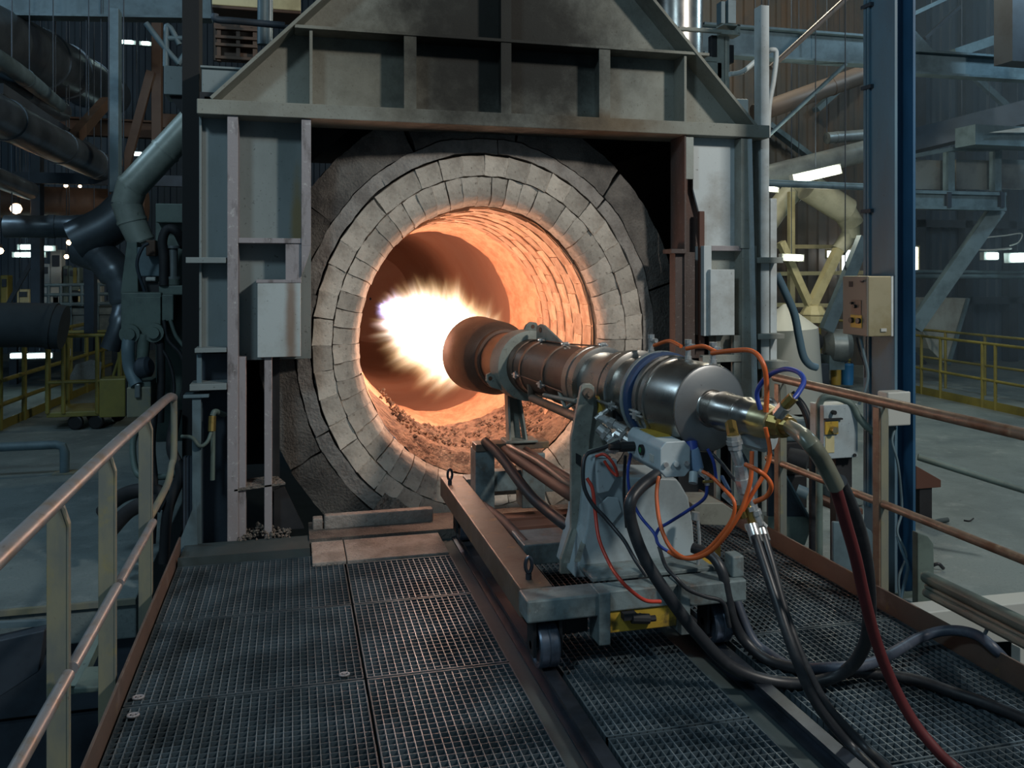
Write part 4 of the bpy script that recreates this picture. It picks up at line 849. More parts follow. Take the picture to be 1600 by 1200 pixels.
hose('cable', [(1030, 855, 'y', 3.60), (1040, 884, 'y', 3.50), (1056, 903, 'y', 3.43), (1075, 921, 'y', 3.42), (1102, 932, 'y', 3.42), (1130, 942, 'y', 3.42), (1140, 980, 'y', 3.42)], .0095, 'rubber', 'black cable running along the rear beam to the far wheel', 'cable', 6, 8)
hose('cable', [(1098, 697, 'y', 3.4), (1124, 720, 'y', 3.32), (1144, 745, 'y', 3.2), (1158, 758, 'y', 3.1)], .008, 'rubber', 'black cable slanting from the drum to the valve stem', 'cable', 6, 8)

# chrome valve stem below the nozzle
vs_ = thing('valve_chain', 'chain of chrome valves and couplings hanging under the burner nozzle', 'valve', at(1172, 800, d=3.05))
def vseg(name, a, b, r, m='chrome', n=12, da=3.36, db=3.36):
    return part(name, MB().cyl(at(a[0], a[1], d=da), at(b[0], b[1], d=db), r*1.1, n), M[m], vs_, smooth=30)
vseg('neck', (1142, 662), (1146, 682), .022, 'brass', 8, 3.42, 3.36)
vseg('union', (1146, 681), (1149, 702), .026, n=8)
vseg('union', (1147, 688), (1148, 694), .030, n=8)
vseg('valve_body', (1149, 702), (1158, 728), .021)
vseg('wye_branch', (1152, 705), (1163, 724), .016, 'steel_dark')
vseg('branch_fitting', (1160, 722), (1170, 731), .011, 'brass', 8)
vseg('union', (1156, 727), (1160, 748), .024, n=8)
vseg('valve_body', (1160, 748), (1164, 768), .029, n=8)
vseg('valve_body', (1164, 768), (1167, 782), .022)
vseg('twin_stem', (1164, 775), (1176, 822), .016, 'brass')
vseg('twin_stem', (1170, 772), (1187, 820), .016)
vseg('stem_ring', (1172, 790), (1174, 797), .021, n=8)
vseg('stem_ring', (1180, 797), (1182, 804), .021, n=8)
vseg('clamp', (1165, 824), (1192, 818), .014, n=6)
vseg('clamp_bolt', (1186, 815), (1196, 824), .012, n=6)
vseg('hose_end', (1174, 820), (1183, 848), .0215, 'chrome', 14, 3.34, 3.3)
vseg('hose_end', (1186, 818), (1195, 846), .0215, 'chrome', 14, 3.38, 3.34)
vseg('tee', (1156, 792), (1162, 808), .017, 'brass', 8)
vseg('lever', (1128, 745), (1140, 768), .008, 'blue_band', 6, 3.5, 3.4)
vseg('side_valve', (1132, 772), (1148, 786), .014, 'chrome', 8, 3.45, 3.4)
vseg('blue_line_fitting', (1226, 634), (1240, 620), .017, 'brass', 8, 2.95, 2.93)
vseg('blue_line_fitting', (1216, 648), (1227, 634), .021, 'chrome', 8, 2.98, 2.95)
# ------------------------------------------------------------------ handrails of the platform
hr = thing('handrail', 'handrail with rusty brown tubes and one flat yellow post beside the hoses', 'handrail', (2.98, 3.83, 0))
part('top_rail', MB().tube([(2.98, 1.2, 1.058), (2.98, 2.9, 1.058), (2.98, 4.86, 1.066)], .027, 14), M['rail_rust'], hr, smooth=40)
part('middle_rail', MB().tube([(2.98, 1.2, .53), (2.98, 4.95, .53)], .021, 12), M['rail_rust'], hr, smooth=40)
def flat_post(parent, x, y, w, zb, zt, m, side, curl):
    """flat bar facing along the platform with a narrow folded edge; top shaped to meet the rail"""
    mb = MB(); P = [(x - w/2, zb), (x + w/2, zb), (x + w/2, zt - .05), (x + w/2 - side*.004, zt - .02), (x + curl, zt), (x - curl*0 - w/2*.2, zt), (x - w/2, zt - .04)]
    mb.prism([(px, y, pz) for (px, pz) in P], (0, .012, 0)); p = part('post', mb, m, parent, bevel=.002)
    return p
for (y,) in ((3.83,), (2.35,), (4.78,)):
    pz = flat_post(hr, 2.992, y, .046, -.25, 1.035, M['rail_yellow'], 1, .012)
    part('post_flange', MB().box(2.955, 2.967, y, y + .05, -.25, 1.03), M['rail_rust'], hr, bevel=.002)
hl = thing('handrail', 'dull grey yellow handrail curving down at its kiln end, its worn tube glinting orange', 'handrail', (-.72, 4.0, 0))
XH = -.725
top = sp([(XH, 1.0, 1.02), (XH, 2.4, 1.02), (XH, 3.8, 1.015), (XH, 4.7, 1.0), (XH, 5.45, .985), (XH + .01, 5.60, .965)], 5)
part('top_rail', MB().tube(top, .026, 16), M['rail_worn'], hl, smooth=40)
part('end_bend', MB().tube(sp([(XH + .01, 5.59, .975), (XH + .01, 5.63, .93), (XH + .01, 5.63, .62), (XH, 5.60, .55), (XH, 5.45, .48), (XH, 5.0, .46), (XH, 4.74, .46)], 5), .020, 12), M['rail_yellow'], hl, smooth=40)
part('middle_rail', MB().tube([(XH + .03, 1.0, .46), (XH + .03, 2.98, .46)], .021, 12), M['rail_worn'], hl, smooth=40)
part('middle_rail', MB().tube([(XH + .03, 3.03, .46), (XH + .03, 3.76, .46)], .021, 12), M['rail_worn'], hl, smooth=40)
part('middle_rail', MB().tube([(XH + .03, 3.80, .46), (XH + .03, 4.68, .46)], .021, 12), M['rail_worn'], hl, smooth=40)
for y in (2.2, 3.02, 3.77, 4.70):
    flat_post(hl, XH - .012, y, .060, -.9, 1.0, M['rail_yellow'], 1, .012)
    mb = MB(); mb.prism([(XH + .018, y - .002, -.9), (XH + .024, y - .002, -.9), (XH + .024, y - .002, .93), (XH + .010, y - .002, .975), (XH + .002, y - .002, 1.0), (XH - .004, y - .002, 1.0), (XH + .006, y - .002, .965), (XH + .018, y - .002, .925)], (0, .03, 0)); part('post_edge', mb, M['rail_yellow'], hl, bevel=.001)

# ------------------------------------------------------------------ big column with its boxes
cl = thing('steel_column', 'tall slate grey steel column with a bright blue inner web', 'column', (3.74, 4.75, -3))
part('flange', MB().box(3.665, 3.685, 4.60, 4.90, -3, 12.4), M['col'], cl, bevel=.002)
part('flange', MB().box(3.80, 3.82, 4.60, 4.90, -3, 12.4), M['col_blue'], cl, bevel=.002, label='blue flange')
part('web', MB().box(3.685, 3.80, 4.70, 4.715, -3, 12.4), M['col_blue'], cl, label='deep blue web')
mb = MB(); mb.box(3.65, 3.664, 4.86, 4.885, .2, 12); mb.box(3.65, 3.664, 4.83, 4.85, .2, 12); part('cable_duct', mb, M['col'], cl)
for v in (10, 137, 330): p = at(1353, v, X=3.65); part('duct_clamp', MB().box(3.64, 3.665, 4.80, 4.90, p.z - .012, p.z + .012), M['steel_dark'], cl)
part('base_gusset', MB().box(3.6, 3.9, 4.55, 4.60, -.5, -.28), M['machine'], cl)
cab = thing('control_cabinet', 'stainless control cabinet with switches fixed to the big column', 'cabinet', (3.57, 4.70, 1.34))
zb, zt = 1.335, 1.712
part('body', MB().box(3.475, 3.64, 4.60, 4.84, zb, zt), M['steel_box'], cab, bevel=.004)
part('door', MB().box(3.462, 3.474, 4.60, 4.84, zb + .002, zt - .002), mat('brownish_grey_door', lin(104, 100, 92), .55), cab, bevel=.003, label='brownish door with switches')
part('side_strip', MB().box(3.64, 3.655, 4.60, 4.78, zb, zt), M['hood_light'], cab)
def cface(name, y, z, dy, dz, m, t=.006, parent=None):
    return part(name, MB().box(3.461 - t, 3.4615, y - dy, y + dy, z - dz, z + dz), M[m], parent or cab, bevel=.001)
cface('name_plate', 4.755, 1.66, .02, .018, 'dark', .002)
cface('switch_plate', 4.70, 1.515, .05, .045, 'cart_brown', .004)
cface('switch_plate', 4.70, 1.425, .055, .04, 'yellow', .004)
for (y, z, r) in ((4.70, 1.52, .011), (4.73, 1.54, .008), (4.735, 1.43, .018), (4.665, 1.43, .018), (4.63, 1.68, .007)):
    part('knob', MB().cyl((3.458, y, z), (3.438, y, z), r, 12), M['black'], cab, smooth=30)
part('tag', MB().box(3.56, 3.60, 4.592, 4.598, zb + .03, zb + .05), M['white_box'], cab)
hose('cable', [(1344, 527, 'y', 4.72), (1350, 556, 'y', 4.7), (1356, 585, 'y', 4.68), (1351, 612, 'y', 4.68), (1342, 632, 'y', 4.7)], .010, 'steel_teal', 'pale grey cable hanging under the stainless control cabinet', 'cable')
hose('cable', [(1338, 527, 'y', 4.74), (1342, 545, 'y', 4.74), (1351, 570, 'y', 4.72), (1352, 590, 'y', 4.72)], .007, 'rubber', 'thin black cable hanging under the stainless control cabinet', 'cable')
jb = thing('junction_box', 'off-white plastic junction box on the column behind the brown handrail', 'box', (3.66, 4.52, .86))
z0 = at(1405, 665, Y=4.49).z; z1 = at(1405, 613, Y=4.49).z; xa = at(1388, 640, Y=4.49).x; xb = at(1423, 640, Y=4.49).x
part('box', MB().box(xa, xb, 4.50, 4.595, z0, z1), M['white_box'], jb, bevel=.010)
part('lid', MB().box(xa - .002, xb + .002, 4.49, 4.51, z0 - .002, z1 + .002), M['white_box'], jb, bevel=.008)
part('gland', MB().cyl((xa + .04, 4.55, z0 + .002), (xa + .04, 4.55, z0 - .03), .011, 10), M['black'], jb, smooth=30)
hose('cable', [(1399, 668, 'y', 4.54), (1394, 690, 'y', 4.52), (1402, 720, 'y', 4.5), (1407, 760, 'y', 4.5), (1409, 800, 'y', 4.5), (1402, 832, 'y', 4.48), (1416, 868, 'y', 4.45), (1404, 905, 'y', 4.45), (1410, 960, 'y', 4.45)], .008, 'steel_teal', 'pale cables dropping from the white junction box down the column', 'cable')
hose('cable', [(1402, 838, 'y', 4.50), (1409, 860, 'y', 4.46), (1418, 885, 'y', 4.44), (1413, 912, 'y', 4.44), (1404, 950, 'y', 4.45)], .010, 'col', 'grey cable bulging at the foot of the column', 'cable')

# push-button station on its pole
ps = thing('push_button_station', 'grey push button box with a yellow button plate behind the handrail', 'control box', at(1312, 716, Y=4.70))
x0 = at(1287, 670, Y=4.70).x; x1 = at(1339, 670, Y=4.70).x; z0 = at(1312, 715, Y=4.7).z; z1 = at(1312, 633, Y=4.7).z
part('box', MB().box(x0, x1, 4.71, 4.85, z0, z1), M['housing'], ps, bevel=.006)
part('lid', MB().box(x0 - .003, x1 + .003, 4.695, 4.71, z0 - .003, z1 + .003), M['housing'], ps, bevel=.004)
def pf(name, u0, u1, v0, v1, m, t=.006): return part(name, MB().box(at(u0, v0, Y=4.69).x, at(u1, v0, Y=4.69).x, 4.695 - t, 4.696, at(u0, v1, Y=4.69).z, at(u0, v0, Y=4.69).z), M[m], ps, bevel=.001)
bplt = pf('button_plate', 1289, 1309, 659, 679, 'yellow', .012); pf('label_plate', 1290, 1304, 682, 708, 'cream', .004); pf('lever_bar', 1288, 1315, 654, 656.5, 'dark', .02)
c = at(1301, 671, Y=4.68); part('button', MB().cyl(c, c - Vector((0,.03,0)), .021, 14), M['cream_fit'], bplt, smooth=30)
c = at(1301, 644, Y=4.69); part('knob', MB().cyl(c, c - Vector((0,.025,0)), .014, 12), M['black'], ps, smooth=30)
for (u, v) in ((1335, 711), (1335, 638), (1290, 711)): c = at(u, v, Y=4.69); part('screw', MB().cyl(c, c - Vector((0,.008,0)), .011, 10), M['dark'], ps, smooth=30)
hose('stand_pipe', [(1280, 1000, 'y', 4.76), (1280, 900, 'y', 4.76), (1280, 780, 'y', 4.76), (1280, 650, 'y', 4.76), (1281, 630, 'y', 4.76), (1290, 620, 'y', 4.74), (1310, 622, 'y', 4.72), (1330, 632, 'y', 4.70), (1342, 652, 'y', 4.68), (1358, 670, 'y', 4.64), (1380, 684, 'y', 4.62)], .022, 'machine', 'grey stand pipe bent over the push button box', 'pipe', 6, 12)
hose('conduit', [(1236, 614, 'y', 5.2), (1255, 636, 'y', 5.15), (1266, 668, 'y', 5.1), (1270, 710, 'y', 5.1), (1270, 800, 'y', 5.1), (1270, 880, 'y', 5.1)], .026, 'rubber', 'dark conduit curving down behind the nozzle', 'pipe')
hose('cable', [(1336, 786, 'y', 4.9), (1318, 766, 'y', 4.85), (1306, 735, 'y', 4.82), (1312, 716, 'y', 4.8)], .007, 'steel_teal', 'thin cable below the push button box', 'cable')
part('box_bracket', MB().box(at(1300, 716, Y=4.8).x, at(1325, 716, Y=4.8).x, 4.76, 4.82, -.28, z0 - .003), M['dark'], ps)

# plates and blocks around the foot of the column
def slab(name, pts, Y, D, m, label, cat, bev=.006):
    mb = MB(); poly(mb, pts, Y, D); o = part(name, mb, M[m], bevel=bev); tag(o, label, cat); return o
slab('guard_plate', [(1302, 815), (1345, 818), (1362, 830), (1372, 850), (1374, 935), (1302, 935)], 4.25, .02, 'steel_teal', 'blue grey guard plate with a rounded corner behind the toe plate', 'plate')
slab('kick_plate', [(1434, 832), (1450, 838), (1459, 850), (1461, 965), (1434, 965)], 4.35, .05, 'machine', 'greenish plate with a rounded corner beside the column foot', 'plate')
g = thing('chute_gusset', 'dark slanted steel plate behind the toe plate near the hood', 'plate', at(1230, 840, Y=5.4))
mb = MB(); poly(mb, [(1200, 698), (1206, 712), (1262, 808), (1200, 808)], 5.38, .02); part('upper_plate', mb, M['steel_dark'], g, bevel=.003)
mb = MB(); poly(mb, [(1200, 808), (1262, 808), (1269, 820), (1258, 852), (1200, 846)], 5.36, .06); part('lower_plate', mb, M['machine'], g, bevel=.003)
mb = MB(); mb.bar(at(1204, 704, Y=5.36), at(1269, 820, Y=5.36), .012, .05, (0,1,0)); part('edge_bar', mb, M['steel_teal'], g)
bo = thing('bollard', 'red brown steel block on a dark post standing on the concrete beyond the column', 'bollard', at(1444, 815, Z=FZ))
c = at(1444, 815, Z=FZ); mb = MB(); mb.box(c.x - .06, c.x + .06, c.y - .02, c.y + .14, FZ, FZ + .28); part('post', mb, M['dark'], bo, bevel=.004)
mb = MB(); q = Vector((c.x, c.y + .06, FZ + .28)); mb.prism([q + Vector((-.11, -.10, 0)), q + Vector((.13, -.10, 0)), q + Vector((.13, -.10, .06)), q + Vector((-.11, -.10, .19))], (0, .22, 0)); part('cap', mb, M['rustpipe'], bo, bevel=.006, label='red brown sloping cap')
hose('floor_rail', [(1434, 714, 'y', 5.1), (1520, 741, 'y', 4.9), (1640, 778, 'y', 4.6)], .024, 'machine', 'dull olive guard pipe running low over the concrete beyond the column', 'rail')
hose('debris', [(1452, 818, 'z', FZ + .015), (1468, 814, 'z', FZ + .02), (1481, 812, 'z', FZ + .025)], .02, 'trim', 'short bent scrap of pipe on the concrete', 'scrap')
hose('twig', [(1506, 813, 'z', FZ + .006), (1515, 814, 'z', FZ + .008), (1521, 810, 'z', FZ + .02)], .006, 'dark', 'forked black scrap of wire on the concrete', 'scrap')
hose('cable_end', [(1456, 884, 'z', FZ + .03), (1466, 881, 'z', FZ + .05), (1474, 888, 'z', FZ + .015)], .012, 'rubber', 'black cable end poking out by the column foot', 'cable')
for i, (a, b, r, tx) in enumerate((((1448, 902), (1700, 1025), .032, 'thickest'), ((1448, 916), (1700, 1044), .014, 'thinnest, in the middle'), ((1448, 926), (1700, 1056), .024, 'lowest'))):
    mb = MB(); mb.cyl(at(*a, d=4.35), at(*b, d=3.0), r, 12); o = part('service_pipe', mb, M['machine'], smooth=30); tag(o, 'grey pipe running below the concrete edge outside the toe plate, ' + tx, 'pipe', 'service pipes beside the platform')
mb = MB(); mb.tube(sp([at(1530, 952, d=3.8), at(1545, 960, d=3.72), at(1547, 972, d=3.7), at(1538, 992, d=3.75)], 5), .008, 8); tag(part('pipe_hook', mb, M['steel_teal'], smooth=40), 'bent rod hook holding the pipes outside the toe plate', 'hook')
slab('pale_beam', [(1440, 958), (1640, 938), (1640, 1000), (1558, 1004), (1440, 968)], 4.05, .15, 'white_box', 'whitish steel plate below the concrete edge outside the toe plate', 'plate')
slab('pale_post', [(1594, 1012), (1640, 1012), (1640, 1060), (1594, 1060)], 3.6, .06, 'white_box', 'pale post stub beyond the arching hose', 'post')

# dark pump unit between hood and push-button box
pu = thing('pump_unit', 'dark oily pump unit half hidden behind the nozzle and handrail', 'pump', at(1240, 800, Y=6.6))
for (u0, u1, v0, v1, m) in ((1205, 1270, 690, 735, 'dark'), (1218, 1262, 742, 800, 'black'), (1200, 1275, 800, 850, 'steel_dark'), (1228, 1262, 655, 690, 'steel_teal')):
    mb = MB(); pbox(mb, u0, u1, v0, v1, 6.5, .4); part('casing', mb, M[m], pu, bevel=.02)
mb = MB(); mb.cyl(at(1232, 715, Y=6.4), at(1262, 722, Y=6.3), .09, 16); part('motor', mb, M['dark'], pu, smooth=30)
mb = MB(); mb.cyl(at(1245, 765, Y=6.4), at(1262, 772, Y=6.35), .05, 14); part('flywheel', mb, M['steel_teal'], pu, smooth=30)
mb = MB(); pbox(mb, 1316, 1352, 766, 792, 6.4, .5); mb2 = MB(); pbox(mb2, 1322, 1350, 795, 822, 6.2, .5)
st = thing('floor_step', 'low dark plinth on the concrete behind the push button pole', 'plinth', at(1335, 822, Y=6.4)); part('slab', mb, M['concrete'], st, bevel=.02); part('base', mb2, M['rustpipe'], st, bevel=.02)
# ------------------------------------------------------------------ hall beyond the column
def bar2(name, a, b, w, h, m, label, cat='beam', I=False, group=None):
    mb = MB(); p = at(a[0], a[1], Y=a[2]); q = at(b[0], b[1], Y=b[2])
    if I: mb.ibeam(p, q, w, h, .03, .02)
    else: mb.bar(p, q, w, h)
    o = part(name, mb, M[m]); tag(o, label, cat, group)
    if name in HUNG: hang(o, p.lerp(q, .5))
    return o
HUNG = ('diagonal_strut', 'wall_brace', 'brown_brace', 'cross_beam', 'roof_brace', 'thin_strut', 'conveyor_gallery')
def tube2(name, pts, r, m, label, cat='duct', n=18, k=6, rings=()):
    P = sp([at(u, v, Y=y) for (u, v, y) in pts], k)
    root = thing(name, label, cat, P[len(P)//2])
    part('barrel', MB().tube(P, r, n), M[m], root, smooth=40)
    if cat != 'drum' and name != 'dark_vessel' and name != 'riser_pipe' and name != 'stack_pipe':
        for i in (1, len(P) - 2): hang(root, P[i])
    L = len(P) - 1
    for f in rings:
        i = min(int(f * L), L - 1); c = P[i].lerp(P[i+1], f * L - i); d = (P[i+1] - P[i]).normalized(); rr = r if not isinstance(r, list) else r[i]
        part('joint_ring', MB().lathe([(-.03, rr*.98), (-.03, rr*1.06), (.03, rr*1.06), (.03, rr*.98)], c, d, n), M[m], root, smooth=30)
    return root
bar2('roof_beam', (1095, 62, 10.5), (1420, 85, 10.5), .22, .42, 'steel_teal', 'blue grey steel beam crossing behind the hood peak to the column', I=True)
mb = MB(); mb.cyl(at(1204, 106, Y=9.5), at(1326, -6, Y=9.5), .035, 10); tag(part('brace_rod', mb, M['brown_duct'], smooth=30), 'brown brace rod crossing in front of the blue grey beam', 'brace')
mb = MB(); mb.cyl(at(1196, 216, Y=10.4), at(1322, 100, Y=10.4), .028, 10); tag(part('brace_rod', mb, M['steel_teal'], smooth=30), 'thin grey brace rod under the blue grey beam', 'brace')
bar2('wall_brace', (1200, 195, 15.6), (1272, 250, 15.6), .22, .1, 'steel_teal', 'grey flat brace on the brown cladding above the lit duct', 'brace')
bar2('wall_brace', (1275, 172, 15.6), (1348, 106, 15.6), .2, .1, 'steel_teal', 'dim flat brace on the cladding under the beam', 'brace')
tube2('roof_duct', [(1180, 178, 12), (1415, 92, 12)], .15, 'brown_duct', 'brown duct sloping under the blue grey beam', rings=(.5,))
tube2('pipe_stub', [(1292, 216, 12), (1415, 206, 12)], .095, 'duct', 'short grey pipe end in front of the cladding', 'pipe', rings=(.12,))
tube2('lit_duct', [(1180, 280, 11.5), (1415, 220, 11.5)], .165, 'duct', 'big grey duct above the bright fluorescent lamp', rings=(.75,))
tube2('cross_pipe', [(1190, 287, 9.5), (1412, 296, 9.5)], .035, 'steel_teal', 'blue grey pipe running level below the bright fluorescent lamp', 'pipe', 10)
tube2('cross_pipe', [(1190, 282, 9.6), (1412, 291, 9.6)], .018, 'steel_teal', 'thin pipe lying on the level blue grey pipe', 'pipe', 8)
tube2('elbow_duct', [(1252, 290, 13.4), (1228, 310, 13.4), (1196, 352, 13.4)], .19, 'duct_cream', 'cream duct slanting down beside the hood edge', rings=(.3,))
seg = thing('segmented_duct', 'cream duct bending in welded segments beside the column', 'duct', at(1320, 340, Y=12.5))
ch = [((1262, 292), (1322, 330), .235), ((1312, 318), (1332, 352), .19), ((1328, 340), (1330, 372), .15), ((1330, 362), (1310, 392), .125)]
for (a, b, r) in ch: mb = MB(); mb.cyl(at(*a, Y=12.5), at(*b, Y=12.5), r, 20); part('duct_segment', mb, M['duct_cream'], seg, smooth=30)
mb = MB(); mb.bar(at(1310, 390, Y=12.4), at(1268, 478, Y=12.4), .14, .14, (0,1,0)); part('chute_leg', mb, M['cream'], seg)
mb = MB(); mb.bar(at(1220, 378, Y=12.4), at(1266, 480, Y=12.4), .11, .12, (0,1,0)); part('chute_leg', mb, M['cream'], seg)
hub = thing('chute_hub', 'cream rounded hub where the two slanted chutes meet', 'chute', at(1271, 508, Y=12.4))
c = at(1271, 492, Y=12.4); mb = MB(); mb.lathe([(-.16, 0), (-.15, .14), (-.02, .22), (.0, .22)], c, (0,0,-1), 10); part('upper_bowl', mb, M['cream'], hub)
mb = MB(); mb.lathe([(.01, .20), (.02, .22), (.12, .21), (.14, .15), (.15, 0)], c, (0,0,-1), 10); part('lower_bowl', mb, M['cream'], hub)
mb = MB(); mb.box(c.x - .05, c.x + .05, 13.0, 13.1, FZ, at(1267, 300, Y=13.0).z); tag(part('cream_column', mb, M['cream'], bevel=.01), 'cream square column behind the slanted chutes', 'column')
bar2('diagonal_strut', (1350, 372, 9.2), (1291, 516, 9.2), .09, .16, 'steel_teal', 'blue grey diagonal strut behind the control cabinet', 'brace')
bar2('wall_rail', (1196, 385, 15.5), (1352, 386, 15.5), .06, .08, 'cream', 'pale level rail on the cladding above the windows', 'rail')
bar2('wall_rail', (1196, 428, 15.5), (1352, 426, 15.5), .06, .08, 'cream', 'pale level rail on the cladding below the windows', 'rail')
bar2('wall_rail', (1196, 476, 15.5), (1352, 478, 15.5), .06, .08, 'cream', 'pale level rail on the cladding behind the cream hub', 'rail')
# daylit windows
def window(name, u0, u1, v0, v1, Y, m='daylight'):
    p = at(u0, v1, Y=Y); q = at(u1, v0, Y=Y)
    w = struct(name, MB().box(p.x, q.x, Y, Y + .02, p.z, q.z), M[m]); 
    f = MB(); t = .03
    f.box(p.x - t, q.x + t, Y - .03, Y, q.z, q.z + t); f.box(p.x - t, q.x + t, Y - .03, Y, p.z - t, p.z); f.box(p.x - t, p.x, Y - .03, Y, p.z, q.z); f.box(q.x, q.x + t, Y - .03, Y, p.z, q.z)
    part('window_frame', f, M['cream'], w)
window('window_1', 1314, 1340, 391, 422, 15.7); window('window_2', 1291, 1306, 392, 402, 15.7); window('window_3', 1424, 1434, 386, 422, 15.7)
# fluorescent fittings
def fitting(a, b, Y, w, m, label, group=None):
    p = at(a[0], a[1], Y=Y); q = at(b[0], b[1], Y=Y); d = (q - p).normalized(); n = d.cross(Vector((0,-1,0))).normalized()
    t = thing('fluorescent_lamp', label, 'lamp', (p + q) / 2, group)
    part('housing', MB().obox((p + q)/2 + Vector((0,.08,0)), d * ((q-p).length/2 + .05), n * (w*.62), Vector((0,.05,0))), M['white_box'], t)
    part('tube', MB().obox((p + q)/2, d * ((q-p).length/2), n * (w/2), Vector((0,.035,0))), M[m], t, bevel=.02); hang(t, (p + q)/2 + Vector((0,.08,0))); return t
fitting((1247, 279), (1312, 264), 10.3, .11, 'tube_white', 'bright fluorescent lamp tilted below the big grey duct')
lamp('fluorescent_light', 'POINT', at(1280, 300, Y=9.9), 70, (1.0, .98, .80), .25)
fitting((1228, 402), (1254, 403), 12, .09, 'tube_white', 'small glowing lamp behind the slanted chute')
fitting((1196, 294), (1214, 296), 11, .06, 'tube_white', 'lamp end glowing at the hood edge under the level pipe')
fitting((1543, 400), (1559, 400), 13.2, .12, 'tube_cool', 'smaller white lamp glowing in the haze near the yellow railing')
fitting((1581, 403), (1610, 402), 13.0, .15, 'tube_cool', 'larger white lamp glowing at the picture edge near the yellow railing')
# machinery at floor level
wm = thing('white_drum', 'pale conical drum half hidden by the hood edge', 'drum', at(1222, 545, Y=11))
mb = MB(); mb.lathe([(0, .02), (.35, .45), (1.52, .48), (1.56, 0)], at(1226, 475, Y=11), (.05, 0, -1), 22); part('cone', mb, M['white_box'], wm, smooth=30)
gm = thing('grey_blower', 'rounded grey blower casing behind the yellow railing', 'blower', at(1308, 560, Y=12.6))
mb = MB(); mb.lathe([(-.22, 0), (-.22, .15), (-.1, .28), (.12, .28), (.22, .2), (.22, 0)], at(1308, 540, Y=12.6), (1, -.4, 0), 20); part('casing', mb, M['duct'], gm, smooth=30)
mb = MB(); pbox(mb, 1296, 1320, 555, 578, 12.5, .3); part('foot', mb, M['steel_teal'], gm)
em_ = thing('motor', 'dark motor with a red cover behind the yellow railing', 'motor', at(1258, 560, Y=12.2))
mb = MB(); mb.cyl(at(1246, 532, Y=12.1), at(1272, 534, Y=12.3), .17, 18); part('body', mb, M['dark'], em_, smooth=30)
mb = MB(); pbox(mb, 1270, 1280, 512, 522, 12.0, .1); part('red_cover', mb, M['redline'], em_, bevel=.01, label='red cover')
mb = MB(); mb.cyl(at(1266, 527, Y=11.95), at(1277, 525, Y=11.95), .03, 10); part('shaft', mb, M['chrome'], em_, smooth=30)
mb = MB(); pbox(mb, 1244, 1282, 548, 637, 12.1, .3); part('bed', mb, M['machine'], em_)
cabn = thing('floor_cabinet', 'dark grey cabinet standing beside the yellow pail', 'cabinet', at(1280, 603, Y=12.6))
mb = MB(); pbox(mb, 1266, 1296, 568, 603, 12.5, .5); part('body', mb, M['steel_dark'], cabn, bevel=.02)
mb = MB(); pbox(mb, 1266, 1284, 552, 569, 12.6, .3); part('top_box', mb, M['steel_dark'], cabn, bevel=.02)
for (u, w, m, c_) in ((1306, 17, 'yellow', 'yellow'), (1324, 20, 'blueline', 'blue')):
    p = at(u, 601, Y=12.9); r = w/2*13.9/1333; t = thing('pail', c_ + ' plastic pail standing on the concrete beside the column', 'pail', p)
    mb = MB(); h = .37; mb.lathe([(0, 0), (0, r*.9), (h*.3, r), (h*.33, r*.97), (h*.9, r), (h*.93, r*1.04), (h, r*.9), (h*1.02, 0)], p, (0,0,1), 20); part('body', mb, mat(c_ + '_plastic', lin(170,140,60) if c_ == 'yellow' else lin(44,112,160), .4), t, smooth=30)
    part('handle', MB().tube(sp([p + Vector((-r*.8, -.02, h*1.0)), p + Vector((0, -.04, h*1.12)), p + Vector((r*.8, -.02, h*1.0))], 4), .008, 6), M['dark'], t)
hose('suction_hose', [(1213, 428, 'y', 6.6), (1226, 455, 'y', 6.6), (1241, 490, 'y', 6.6), (1248, 525, 'y', 6.6), (1255, 556, 'y', 6.6), (1265, 570, 'y', 6.6), (1276, 574, 'y', 6.6)], .034, 'col', 'thick grey hose hanging beside the hood in front of the railing')
def railing(name, label, a, b, posts, h, rails, m='rail_safety', r=.022, kick=True):
    """posts at fractions; a, b are base points"""
    t = thing(name, label, 'railing', a)
    for f in rails:
        z = Vector((0,0,h*f)); part('rail', MB().cyl(a + z, b + z, r, 10), M[m], t, smooth=30)
    for f in posts:
        p = a.lerp(b, f); part('post', MB().cyl(p, p + Vector((0,0,h)), r*1.1, 10), M[m], t, smooth=30)
    if kick:
        d = (b - a).normalized(); n = Vector((-d.y, d.x, 0)); part('kick_plate', MB().obox((a+b)/2 + Vector((0,0,.06)), d*((b-a).length/2), n*.006, Vector((0,0,.06))), M[m], t)
    return t
railing('yellow_railing', 'yellow railing in front of the cream chutes', at(1205, 590, Z=FZ), at(1334, 597, Z=FZ), (.22, .60, .90, .95), 1.12, (1, .52), kick=False)
railing('yellow_railing', 'long dull yellow railing with kick plate beyond the column', at(1424, 612, Z=FZ), at(1640, 660, Z=FZ), (.09, .25, .57, .66, .95), .96, (1, .44))
railing('yellow_railing', 'second yellow railing just behind the long one', at(1440, 600, Z=FZ), at(1660, 640, Z=FZ), (.2, .5, .8), .98, (1, .5), kick=False)
